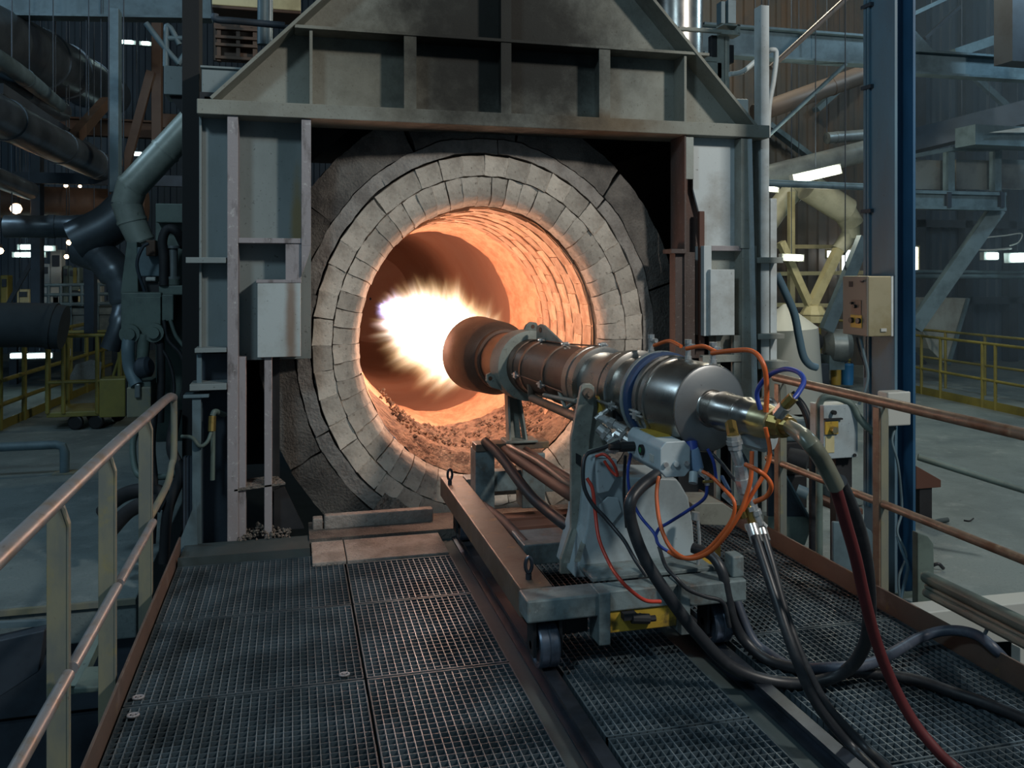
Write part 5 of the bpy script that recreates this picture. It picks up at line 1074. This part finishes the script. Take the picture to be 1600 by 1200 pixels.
# steelwork right of the column
bar2('roof_beam', (1405, 97, 10), (1640, 112, 10), .2, .33, 'steel_teal', 'dim blue beam running level from the column head outwards', I=True)
slab('gusset_plate', [(1424, 40), (1464, 84), (1424, 84)], 10, .03, 'steel_teal', 'triangular gusset plate above the dim blue beam', 'plate')
bar2('roof_brace', (1490, 84, 11.5), (1620, 40, 11.5), .1, .15, 'steel_teal', 'grey pipe brace rising above the dim blue beam', 'brace')
bar2('roof_brace', (1420, 25, 11.5), (1490, -8, 11.5), .06, .06, 'steel_teal', 'thin brace near the top beside the column', 'brace')
bar2('roof_brace', (1445, 60, 13), (1500, 10, 13), .06, .06, 'steel_dark', 'thin dark brace behind the gusset plate', 'brace')
bar2('wall_brace', (1520, 118, 14), (1580, 172, 14), .1, .12, 'steel_teal', 'grey brace slanting below the dim blue beam', 'brace')
mb = MB(); pbox(mb, 1582, 1640, -40, 97, 9, .3); tag(part('hanging_column', mb, M['steel_dark']), 'dark column hanging down at the picture corner', 'column')
bar2('conveyor_gallery', (1375, 234, 13.0), (1640, 168, 11.4), .5, .38, 'steel_dark', 'long dim conveyor gallery sloping up beyond the column', 'conveyor')
dk = thing('service_deck', 'blue steel service deck with window panels beyond the column', 'platform', at(1500, 325, Y=11))
for (u0, u1, v0, v1, m, y) in ((1375, 1572, 303, 322, 'steel_teal', 11.0), (1375, 1573, 298, 303, 'steel_teal', 10.95), (1375, 1573, 322, 327, 'steel_teal', 10.95)):
    mb = MB(); pbox(mb, u0, u1, v0, v1, y, .2); part('deck_beam', mb, M[m], dk)
for u in (1484, 1567): mb = MB(); pbox(mb, u - 3, u + 3, 300, 324, 10.93, .08); part('stiffener', mb, M['steel_dark'], dk)
for (u0, u1) in ((1424, 1482), (1494, 1556), (1564, 1640)): mb = MB(); pbox(mb, u0, u1, 250, 296, 11.3, .03); part('window_panel', mb, M['duct'], dk)
for u in (1487, 1560): mb = MB(); pbox(mb, u - 5, u + 5, 236, 298, 11.1, .12); part('deck_post', mb, M['steel_teal'], dk)
mb = MB(); mb.bar(at(1420, 245, Y=11.1), at(1486, 233, Y=11.1), .08, .06); part('top_rail', mb, M['steel_teal'], dk)
mb = MB(); mb.bar(at(1486, 233, Y=11.1), at(1560, 233, Y=11.1), .08, .06); part('top_rail', mb, M['steel_teal'], dk)
mb = MB(); pbox(mb, 1524, 1640, 197, 228, 10.6, .4); part('box_girder', mb, M['steel_teal'], dk)
mb = MB(); mb.prism([at(1546, 207, Y=10.5), at(1640, 192, Y=10.5), at(1640, 207, Y=10.5)], (0, .02, 0)); part('walkway_plate', mb, M['white_box'], dk)
bar2('deck_strut', (1428, 512, 11.6), (1558, 326, 11.2), .16, .22, 'steel_teal', 'grey blue strut propping the service deck', 'brace')
for (v, r, tx) in ((424, .035, 'upper'), (432, .05, 'lower, thicker')): tube2('wall_pipe', [(1372, v, 13.5), (1640, v + (2 if v < 430 else 0), 13.5)], r, 'steel_teal', 'level grey pipe behind the deck strut, ' + tx, 'pipe', 10)
hp_ = thing('hopper', 'pale grey hopper with sloping sides behind the yellow railing', 'hopper', at(1470, 560, Y=13))
mb = MB(); poly(mb, [(1436, 466), (1512, 466), (1502, 508), (1492, 545), (1480, 572), (1452, 545), (1436, 500)], 13, .5); part('side_plate', mb, M['hood'], hp_, bevel=.01)
mb = MB(); mb.bar(at(1513, 466, Y=12.95), at(1482, 570, Y=12.95), .05, .05); part('edge_angle', mb, M['steel_teal'], hp_)
hose('lamp_cable', [(1530, 372, 'y', 13), (1570, 368, 'y', 13), (1596, 365, 'y', 13), (1592, 378, 'y', 13), (1578, 384, 'y', 13)], .012, 'white_box', 'white cable looping above the two lamps in the haze', 'cable')
hose('lamp_cable', [(1515, 388, 'y', 13), (1540, 391, 'y', 13), (1580, 388, 'y', 13)], .018, 'white_box', 'white wavy cable just above the two lamps in the haze', 'cable')
for (u, w) in ((1445, .12), (1520, .1), (1590, .12)): p = at(u, 400, Y=15.6); struct('trim_7', MB().box(p.x - w, p.x + w, 15.7, 15.9, FZ, 12), M['steel_dark'])
for v in (350, 470): struct('trim_8', MB().box(at(1424, v, Y=15.7).x, 20, 15.7, 15.85, at(1500, v, Y=15.7).z - .08, at(1500, v, Y=15.7).z + .08), M['steel_dark'])
# things around the hood peak, far side
tube2('stack_pipe', [(1060, 130, 8.5), (1060, -120, 8.5)], .26, 'inox', 'thick bright vertical pipe behind the hood peak', 'pipe', 28)
ac = thing('damper_drive', 'grey damper drive with clamps standing on the hood slope', 'actuator', at(1132, 150, Y=6.2))
for (u0, u1, v0, v1, m) in ((1121, 1132, 55, 140, 'hood'), (1133, 1140, 55, 150, 'hood'), (1140, 1147, 70, 98, 'dark'), (1112, 1120, 55, 90, 'dark'), (1095, 1122, 88, 96, 'hood'), (1104, 1128, 97, 122, 'hood')):
    mb = MB(); pbox(mb, u0, u1, v0, v1, 6.15, .06); part('frame_plate', mb, M[m], ac, bevel=.003)
mb = MB(); mb.cyl(at(1060, 45, Y=6.1), at(1150, 51, Y=6.1), .018, 12); part('push_rod', mb, M['hood'], ac, smooth=30)
mb = MB(); pbox(mb, 1130, 1157, 37, 40, 6.08, .12); pbox(mb, 1152, 1157, 38, 53, 6.08, .12); pbox(mb, 1128, 1157, 50, 54, 6.08, .12); part('clevis', mb, M['hood'], ac, bevel=.003)
mb = MB(); pbox(mb, 1127, 1133, 2, 36, 6.3, .08); pbox(mb, 1138, 1150, 0, 36, 6.3, .05); part('upper_arm', mb, M['steel_teal'], ac)
mb = MB(); pbox(mb, 1144, 1170, 154, 196, 6.05, .1); tag(part('hood_box', mb, M['hood_light'], bevel=.01), 'pale box behind the hood slope', 'box')
hose('vent_pipe', [(1140, 116, 'y', 6.1), (1160, 112, 'y', 6.1), (1180, 96, 'y', 6.1), (1196, 84, 'y', 6.05), (1206, 78, 'y', 6.0), (1213, 84, 'y', 6.0), (1209, 125, 'y', 6.0), (1202, 165, 'y', 6.0), (1200, 215, 'y', 6.0)], .020, 'hood_light', 'pale bent pipe looping around the outer post of the hood', 'pipe')
# ------------------------------------------------------------------ hall on the handrail side
mb = MB(); mb.box(-.745, -.632, 6.28, 6.5, FZ, 12.4); tag(part('black_column', mb, M['black_steel'], bevel=.004), 'black square column close beside the hood', 'column')
def bx(name, u0, u1, v0, v1, Y, D, m, label, cat, bev=.008):
    mb = MB(); pbox(mb, u0, u1, v0, v1, Y, D); o = part(name, mb, M[m], bevel=bev); tag(o, label, cat); return o
cbx = thing('cable_box', 'pale grey box on the outer side of the black column', 'box', at(272, 150, Y=6.75))
mb = MB(); pbox(mb, 256, 290, 103, 148, 6.505, .3); part('body', mb, M['hood_blue'], cbx, bevel=.006)
mb = MB(); mb.prism([at(264, 149, Y=6.55), at(290, 149, Y=6.55), at(290, 186, Y=6.55)], (0, .15, 0)); part('under_bracket', mb, M['dark'], cbx)
tbx = thing('trunking_box', 'pale grey box between the black column and the hood slope', 'box', at(345, 150, Y=6.15))
mb = MB(); pbox(mb, 315, 385, 106, 156, 6.1, .2); part('body', mb, M['hood_blue'], tbx, bevel=.006)
mb = MB(); pbox(mb, 313, 388, 104, 107, 6.08, .24); part('lid_edge', mb, M['hood_blue'], tbx)
for (pts, tx) in (([(259, 104), (260, 46), (264, 42), (270, 50), (280, 70)], 'bent upright'), ([(228, 36), (258, 75), (280, 100)], 'long slanted'), ([(278, 100), (290, 82)], 'short slanted'), ([(262, 60), (290, 60)], 'level')):
    hose('frame_tube', [(u, v, 'y', 7.2) for (u, v) in pts], .022, 'steel_teal', 'pale steel tube of the frame above the cable box, ' + tx, 'tube', group='tube frame by the black column')
cr = thing('crate_stack', 'brown slatted panel behind the hood slope', 'panel', at(365, 95, Y=8))
mb = MB(); pbox(mb, 334, 402, 38, 96, 8.1, .05); part('backing', mb, M['steel_brown'], cr)
for v in (42, 56, 68, 88): mb = MB(); pbox(mb, 336, 402, v, v + 5, 8.0, .06); part('slat', mb, M['steel_brown'], cr, bevel=.004)
for u in (342, 372, 398): mb = MB(); pbox(mb, u - 3, u + 3, 38, 95, 8.02, .06); part('batten', mb, M['steel_brown'], cr)
bx('yellow_girder', 331, 470, -12, 12, 8.4, .3, 'cream', 'dim cream girder above the brown panel', 'beam'); bx('girder_flange', 331, 470, 12, 17, 8.3, .4, 'steel_brown', 'brown lower flange under the cream girder', 'beam')
hose('rail_tube', [(336, 22, 'y', 7.2), (338, 30, 'y', 7.2), (370, 33, 'y', 7.2), (445, 40, 'y', 7.2)], .028, 'steel_dark', 'dark level tube in front of the brown panel', 'tube')
for (u, r, m, tx) in ((411, .05, 'steel_teal', 'thick'), (421, .028, 'duct', 'thin')): tube2('riser_pipe', [(u, 70, 7.6), (u + 1, -60, 7.6)], r, m, tx + ' vertical pipe behind the hood slope', 'pipe', 12)

# ducts high up
tube2('great_duct', [(-260, -40, 9.0), (60, 92, 13.5), (172, 150, 20)], .42, 'duct_dark', 'largest shiny round duct high up in the dark corner', n=32, rings=(.25, .5, .62, .78, .9))
tube2('round_duct', [(-160, 0, 6.5), (20, 108, 9.0), (92, 165, 12)], .088, 'steel_teal', 'thin dark duct just below the largest duct', rings=(.6,))
tube2('round_duct', [(-160, 45, 7.5), (30, 145, 10.3), (95, 174, 13)], .14, 'duct_dark', 'mid sized duct between the thin dark duct and the long lower duct', rings=(.5,))
tube2('long_duct', [(-180, 92, 6.0), (60, 213, 9.2), (172, 268, 12.5)], .175, 'duct_dark', 'long round duct with strap rings sloping towards the slim column', n=28, rings=(.35, .62, .85))
tube2('low_duct', [(-120, 232, 7.0), (46, 298, 10.5)], .10, 'duct_dark', 'short bluish duct low in the corner below the long duct', rings=(.5,))
mb = MB(); mb.bar(at(0, 138, Y=9), at(165, 248, Y=12.3), .06, .10); tag(part('duct_hanger', mb, M['steel_dark']), 'dark angle bar along the top of the long duct', 'bar')
bar2('cross_beam', (-40, 5, 12), (330, 12, 12), .25, .35, 'steel_teal', 'dim teal beam across the top corner', I=True)
bar2('cross_beam', (60, 195, 16), (300, 206, 16), .2, .3, 'steel_brown', 'brown beam behind the slim column', I=True)
bar2('cross_beam', (-40, 276, 12), (300, 284, 12), .12, .14, 'steel_dark', 'dark beam above the brown drum')
for (u, v0, v1, y, w, m, tx) in ((177, 12, 300, 10.5, .055, 'steel_teal', 'slim steel column under the duct ends'), (244, 70, 235, 14, .07, 'steel_brown', 'brown hanging post behind the black column'), (55, 235, 530, 12, .055, 'steel_dark', 'thin dark post in front of the cool lamps'), (139, 385, 522, 12, .06, 'steel_dark', 'thin dark post beside the forked duct')):
    p = at(u, v1, Y=y); q = at(u, v0, Y=y); mb = MB(); mb.box(p.x - w, p.x + w, y, y + .2, p.z, q.z if v0 != 70 else 12.52); tag(part('post', mb, M[m], bevel=.005), tx, 'post')
bar2('brown_brace', (236, 112, 14), (190, 285, 14), .12, .12, 'steel_brown', 'brown diagonal brace behind the slim column', 'brace')
bar2('brown_brace', (165, 160, 12), (108, 225, 10.5), .1, .14, 'steel_brown', 'dark diagonal brace across the long duct', 'brace')
bx('rusty_cladding_sheet', 250, 290, 178, 200, 15, .1, 'steel_brown', 'rust orange cladding panel low between post and black column', 'panel')
# rotary drum and forked duct
dr = tube2('brown_drum', [(-40, 314, 15), (70, 317, 15), (230, 322, 15)], .26, 'steel_brown', 'brown drum lying across the hall behind the forked duct', 'drum', 26, rings=(.35, .62))
tube2('level_duct', [(8, 354, 9.6), (70, 354, 9.6), (122, 353, 9.6), (160, 345, 9.4), (200, 312, 9.0)], .115, 'duct_dark', 'level dark duct joining the fork', rings=(.3,))
fk = thing('forked_duct', 'dark forked duct hanging from the bright slanted duct', 'duct', at(170, 380, Y=8.4))
for (pts, r) in (([(205, 320, 8.4), (170, 352, 8.4), (118, 378, 8.4)], .19), ([(128, 388, 8.5), (160, 402, 8.4), (186, 436, 8.3), (194, 478, 8.3), (186, 510, 8.2), (172, 545, 8.2)], [.16]*6 + [.15]*6 + [.12]*6 + [.10]*6 + [.085]*7)):
    P = sp([at(u, v, Y=y) for (u, v, y) in pts], 6); part('branch', MB().tube(P, r if not isinstance(r, list) else (r + [r[-1]]*50)[:len(P)], 20), M['duct_dark'], fk, smooth=40)
hang(fk, at(170, 352, Y=8.4))
sd = thing('slanted_duct', 'bright grey duct slanting down beside the black column with a mitred elbow', 'duct', at(230, 290, Y=7.3))
P = [at(u, v, Y=7.3) for (u, v) in ((300, 190), (258, 236), (206, 292), (198, 318), (206, 345), (220, 376))]
rs = [.115, .118, .118, .112, .108, .10]
for i in range(5):
    mb = MB(); d_ = (P[i+1] - P[i]).normalized() * .02; mb.tube([P[i] - d_, P[i+1] + d_], [rs[i], rs[i+1]], 22); part('duct_segment', mb, M['duct_lit'], sd, smooth=40)
for i in (1, 2, 4, 5): d_ = (P[i] - P[i-1]).normalized(); part('joint_ring', MB().lathe([(-.012, rs[i]*.98), (-.012, rs[i]*1.06), (.012, rs[i]*1.06), (.012, rs[i]*.98)], P[i], d_, 22), M['duct_lit'], sd, smooth=30)
# hydraulic machine beside the black column
hm = thing('hydraulic_unit', 'grey green hydraulic machine with cabinet, cylinder and pipes beside the black column', 'machine', at(240, 640, Y=6.9))
def hb(name, u0, u1, v0, v1, Y, D, m, bev=.008): mb = MB(); pbox(mb, u0, u1, v0, v1, Y, D); return part(name, mb, M[m], hm, bevel=bev)
hb('back_frame', 243, 292, 322, 690, 7.1, .1, 'machine'); hb('top_block', 243, 292, 318, 348, 6.95, .2, 'machine')
mb = MB(); poly(mb, [(198, 378), (214, 378), (216, 460), (188, 460)], 7.0, .2); part('duct_panel', mb, M['machine'], hm, bevel=.006)
cb_ = hb('cabinet', 189, 252, 457, 530, 6.75, .3, 'machine'); mb = MB(); pbox(mb, 209, 251, 464, 526, 6.73, .03); part('cabinet_door', mb, M['machine'], cb_, bevel=.004)
hb('side_box', 253, 271, 460, 502, 6.72, .2, 'machine'); hb('upper_block', 248, 292, 446, 461, 6.8, .3, 'machine')
hb('tank', 214, 250, 386, 432, 6.95, .2, 'steel_teal'); hb('relay_box', 228, 243, 375, 400, 6.85, .12, 'steel_brown'); hb('white_tag', 227, 243, 433, 439, 6.85, .05, 'white_box'); hb('dark_recess', 226, 250, 440, 458, 6.9, .1, 'black')
mb = MB(); mb.cyl(at(270, 434, Y=6.85), at(270, 388, Y=6.85), .036, 16); mb.cyl(at(270, 388, Y=6.85), at(270, 384, Y=6.85), .055, 16); mb.cyl(at(270, 436, Y=6.85), at(270, 432, Y=6.85), .06, 16); part('cylinder', mb, M['duct'], hm, smooth=30)
for (pts, r, m) in (([(256, 446, 6.8), (256, 405, 6.8), (254, 375, 6.8), (262, 358, 6.8), (276, 362, 6.8), (288, 385, 6.9)], .034, 'dark'), ([(226, 455, 6.8), (214, 415, 6.75), (222, 388, 6.75), (232, 380, 6.75)], .012, 'steel_dark'), ([(203, 522, 6.7), (200, 545, 6.65), (203, 575, 6.65), (214, 602, 6.6)], .045, 'steel_teal'), ([(226, 522, 6.7), (222, 560, 6.7)], .045, 'machine'), ([(256, 500, 6.7), (262, 530, 6.7), (284, 556, 6.7), (290, 590, 6.7), (284, 620, 6.7)], .014, 'rubber'), ([(266, 500, 6.7), (275, 525, 6.7), (292, 552, 6.7), (291, 600, 6.7)], .014, 'machine'), ([(240, 530, 6.7), (262, 560, 6.7), (272, 600, 6.7), (268, 640, 6.7)], .012, 'rubber'), ([(250, 520, 6.72), (252, 580, 6.7), (250, 660, 6.7)], .028, 'dark')):
    part('pipe', MB().tube(sp([at(u, v, Y=y) for (u, v, y) in pts], 5), r, 10), M[m], hm, smooth=40)
for (u, v, r) in ((202, 522, .07), (240, 520, .07)): c = at(u, v, Y=6.66); part('pipe_flange', MB().cyl(c, c + Vector((0, .05, 0)), r, 16).cyl(c - Vector((0,.03,0)), c, r*.6, 14), M['machine'], hm, smooth=30)
c = at(226, 574, Y=6.6); mb = MB(); mb.lathe([(-.06, 0), (-.06, .05), (-.03, .075), (.03, .075), (.05, .05), (.05, 0)], c, (1, -.3, .2), 14); part('valve', mb, M['steel_dark'], hm, smooth=30)
hb('lower_box', 198, 236, 605, 652, 6.6, .3, 'rail_yellow'); hb('lower_box_lid', 200, 236, 596, 606, 6.62, .25, 'machine'); hb('box_latch', 210, 219, 600, 622, 6.57, .03, 'duct')
hb('yellow_guard', 155, 196, 592, 652, 7.4, .2, 'rail_safety')
# hoses trailing from the machine
for i, (pts, r, tx) in enumerate((([(222, 660, 6.5), (208, 690, 6.5), (212, 735, 6.4), (228, 745, 6.3), (262, 744, 6.2), (284, 735, 6.1)], .022, 'looped low behind the handrail post'), ([(240, 640, 6.4), (236, 700, 6.3), (240, 760, 6.2), (236, 850, 6.1)], .03, 'hanging straight behind the handrail post'), ([(276, 640, 6.2), (268, 700, 6.15), (282, 740, 6.1), (262, 800, 6.1), (256, 880, 6.1)], .035, 'hanging next to the hood foot'), ([(160, 800, 6.4), (190, 775, 6.3), (222, 766, 6.2), (250, 770, 6.2), (262, 790, 6.15)], .05, 'lying thick on the concrete, upper one'), ([(168, 835, 6.2), (200, 800, 6.15), (235, 784, 6.1), (255, 790, 6.1)], .05, 'lying thick on the concrete, lower one'))):
    hose('machine_hose', [(u, v, 'y', y) for (u, v, y) in pts], r, 'dark' if i != 0 else 'machine', 'dark hose of the hydraulic machine ' + tx, 'hose')
for (u, tx) in ((288, 'first'), (293, 'second'), (298, 'third')):
    mb = MB(); p = at(u, 860, Y=6.05); q = at(u, 715, Y=6.05); mb.box(p.x - .008, p.x + .008, 6.05, 6.12, p.z, q.z); tag(part('upright_bar', mb, M['steel_dark']), 'narrow dark upright bar beside the hood foot, ' + tx + ' from the handrail', 'bar', 'upright bars at the hood foot')
gl = thing('gland_cable', 'short cable loop with a brass gland on the hood foot', 'cable', at(330, 660, Y=5.85))
part('cable', MB().tube(sp([at(284, 682, Y=5.8), at(300, 684, Y=5.75), at(312, 697, Y=5.72), at(324, 690, Y=5.72), at(331, 672, Y=5.74)], 5), .012, 10), M['machine'], gl, smooth=40)
part('gland', MB().cyl(at(331, 674, Y=5.74), at(332, 650, Y=5.76), .024, 10), M['brass'], gl, smooth=30)
part('elbow', MB().tube(sp([at(332, 650, Y=5.76), at(336, 643, Y=5.78), at(350, 648, Y=5.9)], 4), .018, 10), M['machine'], gl, smooth=30)
part('rod', MB().cyl(at(333, 665, Y=5.8), at(332, 750, Y=5.8), .015, 8), M['machine'], gl, smooth=30)
# yellow railing and trolley on the concrete
a = at(-40, 690, Z=FZ); b = at(175, 596, Z=FZ)
railing('yellow_railing', 'yellow guard railing along the edge of the concrete beyond the trolley', a, b, (.13, .27, .43, .60, .74, .9), 1.15, (1, .55, .28), r=.03)
tr = thing('yellow_trolley', 'yellow wheeled trolley with tall tube frame on the concrete', 'trolley', at(140, 678, Z=FZ))
Yt = at(130, 672, Z=FZ).y
def tpt(u, v, dy=0): return at(u, v, Y=Yt + dy)
part('deck', MB().box(tpt(72, 650).x, tpt(196, 650).x, Yt, Yt + .75, tpt(100, 652).z, tpt(100, 644).z), M['rail_safety'], tr, bevel=.01)
for (u, dy) in ((74, 0), (99, 0), (152, 0), (187, 0), (84, .7), (178, .7)):
    p = tpt(u, 646); mb = MB(); mb.cyl((p.x, Yt + dy, p.z), (p.x, Yt + dy, tpt(100, 525).z), .026, 10); part('upright', mb, M['rail_safety'], tr, smooth=30)
for (v, dy) in ((525, 0), (597, 0), (525, .7)): part('cross_tube', MB().cyl((tpt(73, v).x, Yt + dy, tpt(100, v).z), (tpt(188, v).x, Yt + dy, tpt(100, v).z), .024, 10), M['rail_safety'], tr, smooth=30)
part('end_tube', MB().cyl((tpt(74, 525).x, Yt, tpt(100, 525).z), (tpt(74, 525).x, Yt + .7, tpt(100, 525).z), .024, 10), M['rail_safety'], tr, smooth=30)
part('lever', MB().cyl(tpt(186, 560), tpt(160, 640), .02, 8), M['rail_safety'], tr, smooth=30)
for (u, dy) in ((117, .05), (149, .05), (130, .6), (170, .6)):
    p = tpt(u, 660); c = Vector((p.x, Yt + dy, FZ + .095)); w_ = part('caster', MB().lathe([(-.03, 0), (-.03, .08), (-.02, .095), (.02, .095), (.03, .08), (.03, 0)], c, (.3, 1, 0), 20), M['black'], tr, smooth=30)
    part('fork', MB().box(c.x - .02, c.x + .02, c.y + .03, c.y + .05, FZ + .16, tpt(100, 652).z), M['dark'], w_)
lr = thing('low_rail', 'low bent pipe guard standing on the concrete behind the handrail', 'rail', at(100, 740, Z=FZ))
q = at(101, 740, Z=FZ); zt_ = at(101, 694, Y=q.y).z; mb = MB(); mb.tube([(-14, q.y, zt_), (q.x - .08, q.y, zt_), (q.x - .02, q.y, zt_ - .02), (q.x, q.y, zt_ - .08), (q.x, q.y, FZ)], .045, 14); part('pipe', mb, M['steel_teal'], lr, smooth=40)
part('foot', MB().box(q.x - .1, q.x + .18, q.y - .08, q.y + .08, FZ, FZ + .015), M['rail_yellow'], lr)
# mezzanine with clutter under the lamps
mz = thing('mezzanine', 'grey mezzanine wall with light railing under the cool lamps', 'platform', at(90, 520, Y=16))
mb = MB(); pbox(mb, 45, 190, 478, 522, 16, .2); part('wall_panel', mb, M['concrete'], mz)
zd = at(90, 477.5, Y=17).z; mb = MB(); mb.box(at(-60, 478, Y=16).x, at(200, 478, Y=16).x, 15.95, 19.5, zd - .12, zd); part('deck', mb, M['concrete'], mz)
for u in (-40, 20, 100, 180): mb = MB(); p = at(u, 500, Y=17); mb.box(p.x - .06, p.x + .06, 17, 17.12, FZ, zd - .1); part('leg', mb, M['steel_dark'], mz)
for u in (55, 110, 152): mb = MB(); pbox(mb, u - 2, u + 2, 470, 525, 15.9, .1); part('stiffener', mb, M['steel_teal'], mz)
for v in (446, 461, 476): mb = MB(); mb.cyl(at(62, v, Y=15.8), at(182, v - 2, Y=15.8), .03, 8); part('rail', mb, M['steel_teal'], mz, smooth=30)
for u in (76, 95, 110, 128, 154): mb = MB(); mb.cyl(at(u, 478, Y=15.8), at(u, 445, Y=15.8), .028, 8); part('rail_post', mb, M['steel_teal'], mz, smooth=30)
for (u0, u1, v0, v1, m, nm, tx, ct) in ((78, 96, 390, 448, 'white_box', 'control_tower', 'pale equipment tower on the mezzanine', 'machine'), (60, 78, 412, 446, 'housing', 'panel_box', 'pale blue panel box beside the equipment tower', 'cabinet'), (98, 106, 415, 448, 'machine', 'standing_frame', 'slim grey frame beside the equipment tower', 'frame'), (106, 124, 418, 446, 'machine', 'motor_block', 'grey motor block behind the mezzanine railing', 'motor'), (81, 93, 456, 476, 'orange', 'orange_box', 'small orange box behind the mezzanine railing', 'box'), (110, 128, 452, 470, 'cream', 'cream_box', 'small cream box behind the mezzanine railing', 'box'), (142, 158, 428, 446, 'hood', 'grey_box', 'grey box by the post beside the forked duct', 'box'), (0, 12, 430, 470, 'rail_safety', 'green_cabinet', 'dim yellow cabinet at the picture edge', 'cabinet'), (26, 46, 452, 478, 'cream', 'pump_block', 'dim cream pump block under the cool lamps', 'pump')):
    t = thing(nm, tx, ct, at((u0+u1)/2, 477.5, Y=17)); mb = MB(); pbox(mb, u0, u1, v0, 477.5, 17, .3); part('body', mb, M[m], t, bevel=.02)
    mb = MB(); pbox(mb, u0 + (u1-u0)*.2, u1 - (u1-u0)*.2, v0 + (v1-v0)*.15, v0 + (v1-v0)*.45, 16.97, .05); part('front_panel', mb, M['steel_dark'], t)
bar2('yellow_pole', (117, 447, 16.5), (117, 418, 16.5), .05, .05, 'rail_safety', 'short yellow pole behind the mezzanine railing', 'pole')
bar2('thin_strut', (10, 480, 13), (52, 405, 13), .05, .05, 'steel_dark', 'thin dark strut slanting under the cool lamps', 'brace')
tube2('dark_vessel', [(-60, 508, 11.5), (60, 508, 11.5), (100, 512, 11.5)], .27, 'void', 'dark round vessel behind the yellow guard railing', 'vessel', 26, rings=(.7,))
sb = thing('daylight_patch', 'bluish added sheet standing for patches of daylight seen through the trolley frame', 'sheet', at(130, 590, Y=13)); mb = MB(); poly(mb, [(108, 590), (118, 570), (142, 562), (158, 566), (156, 594), (112, 598)], 13, .03); part('panel', mb, M['inox'], sb); mb = MB(); pbox(mb, 103, 110, 545, 556, 13.1, .03); part('corner', mb, M['white_box'], sb)  # sheet added in place of bright daylight patches
# lamps on that side
for (a, b, tx) in (((31, 386), (51, 386), 'first in the upper row'), ((58, 388), (81, 388), 'second in the upper row'), ((23, 398), (52, 398), 'first in the lower row'), ((57, 398), (65, 398), 'second in the lower row')):
    fitting(a, b, 15.2, .07, 'tube_cool', 'cool white lamp over the mezzanine, ' + tx, 'cool lamps over the mezzanine')
for (a, b, tx) in (((190, 65), (208, 66), 'longer'), ((221, 67), (234, 68), 'shorter')): fitting(a, b, 20, .07, 'tube_cool', 'far white lamp high up beside the slim column, ' + tx, 'far lamps high up')
for (u, v, r, tx) in ((25, 326, .07, 'large warm bulb under the long duct'), (108, 379, .04, 'small warm bulb at the tip of the forked duct'), (104, 401, .035, 'small warm bulb above the equipment tower'), (147, 398, .03, 'small warm bulb under the forked duct'), (0, 392, .05, 'warm bulb at the picture edge'), (103, 290, .03, 'tiny warm bulb above the brown drum'), (125, 291, .025, 'tiny warm bulb above the brown drum, farther along')):
    c = at(u, v, Y=14 if v != 326 else 12); t = thing('bulb_lamp', tx, 'lamp', c + Vector((0,0,.1))); mb = MB(); mb.lathe([(-r, 0), (-r*.7, r*.7), (0, r), (r*.7, r*.7), (r, 0)], c, (0,0,1), 12); part('bulb', mb, M['bulb_warm'], t, smooth=True)
    mb = MB(); mb.cyl(c + Vector((0,0,r*.9)), c + Vector((0,0,r*1.9)), r*.6, 10); part('socket', mb, M['dark'], t, smooth=30); hang(t, c + Vector((0,0,r*1.8)))
for (u, v, w, tx) in ((213, 240, .10, 'by the slanted duct'), (28, 556, .12, 'under the dark vessel'), (60, 556, .2, 'under the dark vessel, wider')):
    p = at(u, v, Y=20 if v < 300 else 16); t = thing('floodlight', 'distant cool floodlight ' + tx, 'lamp', p); mb = MB(); mb.box(p.x - w, p.x + w, p.y, p.y + .04, p.z - .04, p.z + .04); part('glass', mb, M['tube_cool'], t, bevel=.01); mb = MB(); mb.box(p.x - w - .02, p.x + w + .02, p.y + .04, p.y + .1, p.z - .06, p.z + .06); part('housing', mb, M['dark'], t); hang(t, (p.x, p.y + .07, p.z))
# pit below the handrail
slab('pit_plate', [(115, 1075), (168, 1072), (168, 1081), (115, 1085)], 3.9, .2, 'machine', 'level grey beam end glimpsed between the handrail posts below the platform', 'beam')
slab('pit_slope', [(-40, 1010), (70, 985), (60, 1050), (-40, 1115)], 4.9, .1, 'steel_dark', 'dim sloping plate in the pit beside the handrail', 'plate')
bar2('pit_pipe', (-40, 978, 5.0), (85, 972, 5.0), .03, .03, 'steel_teal', 'thin pipe along the pit wall beside the handrail', 'pipe')
bar2('pit_brace', (116, 1078, 4.2), (170, 960, 4.6), .05, .05, 'machine', 'slanted angle bar in the pit between the handrail posts', 'brace')
# ------------------------------------------------------------------ dusty haze hanging in the far bay
hz = bpy.data.materials.new('dusty_haze'); hz.use_nodes = True; N = hz.node_tree.nodes; N.clear()
v = N.new('ShaderNodeVolumeScatter'); v.inputs['Color'].default_value = (.6, .82, 1.0, 1); v.inputs['Density'].default_value = 0.028
o = N.new('ShaderNodeOutputMaterial'); hz.node_tree.links.new(v.outputs[0], o.inputs['Volume'])
hz.cycles.homogeneous_volume = True
ho = part('haze', MB().box(9.6, 19.5, 7.5, 15.6, -.2, 11), hz); tag(ho, 'thin bluish haze hanging in the bay beyond the column', 'haze', kind='stuff')
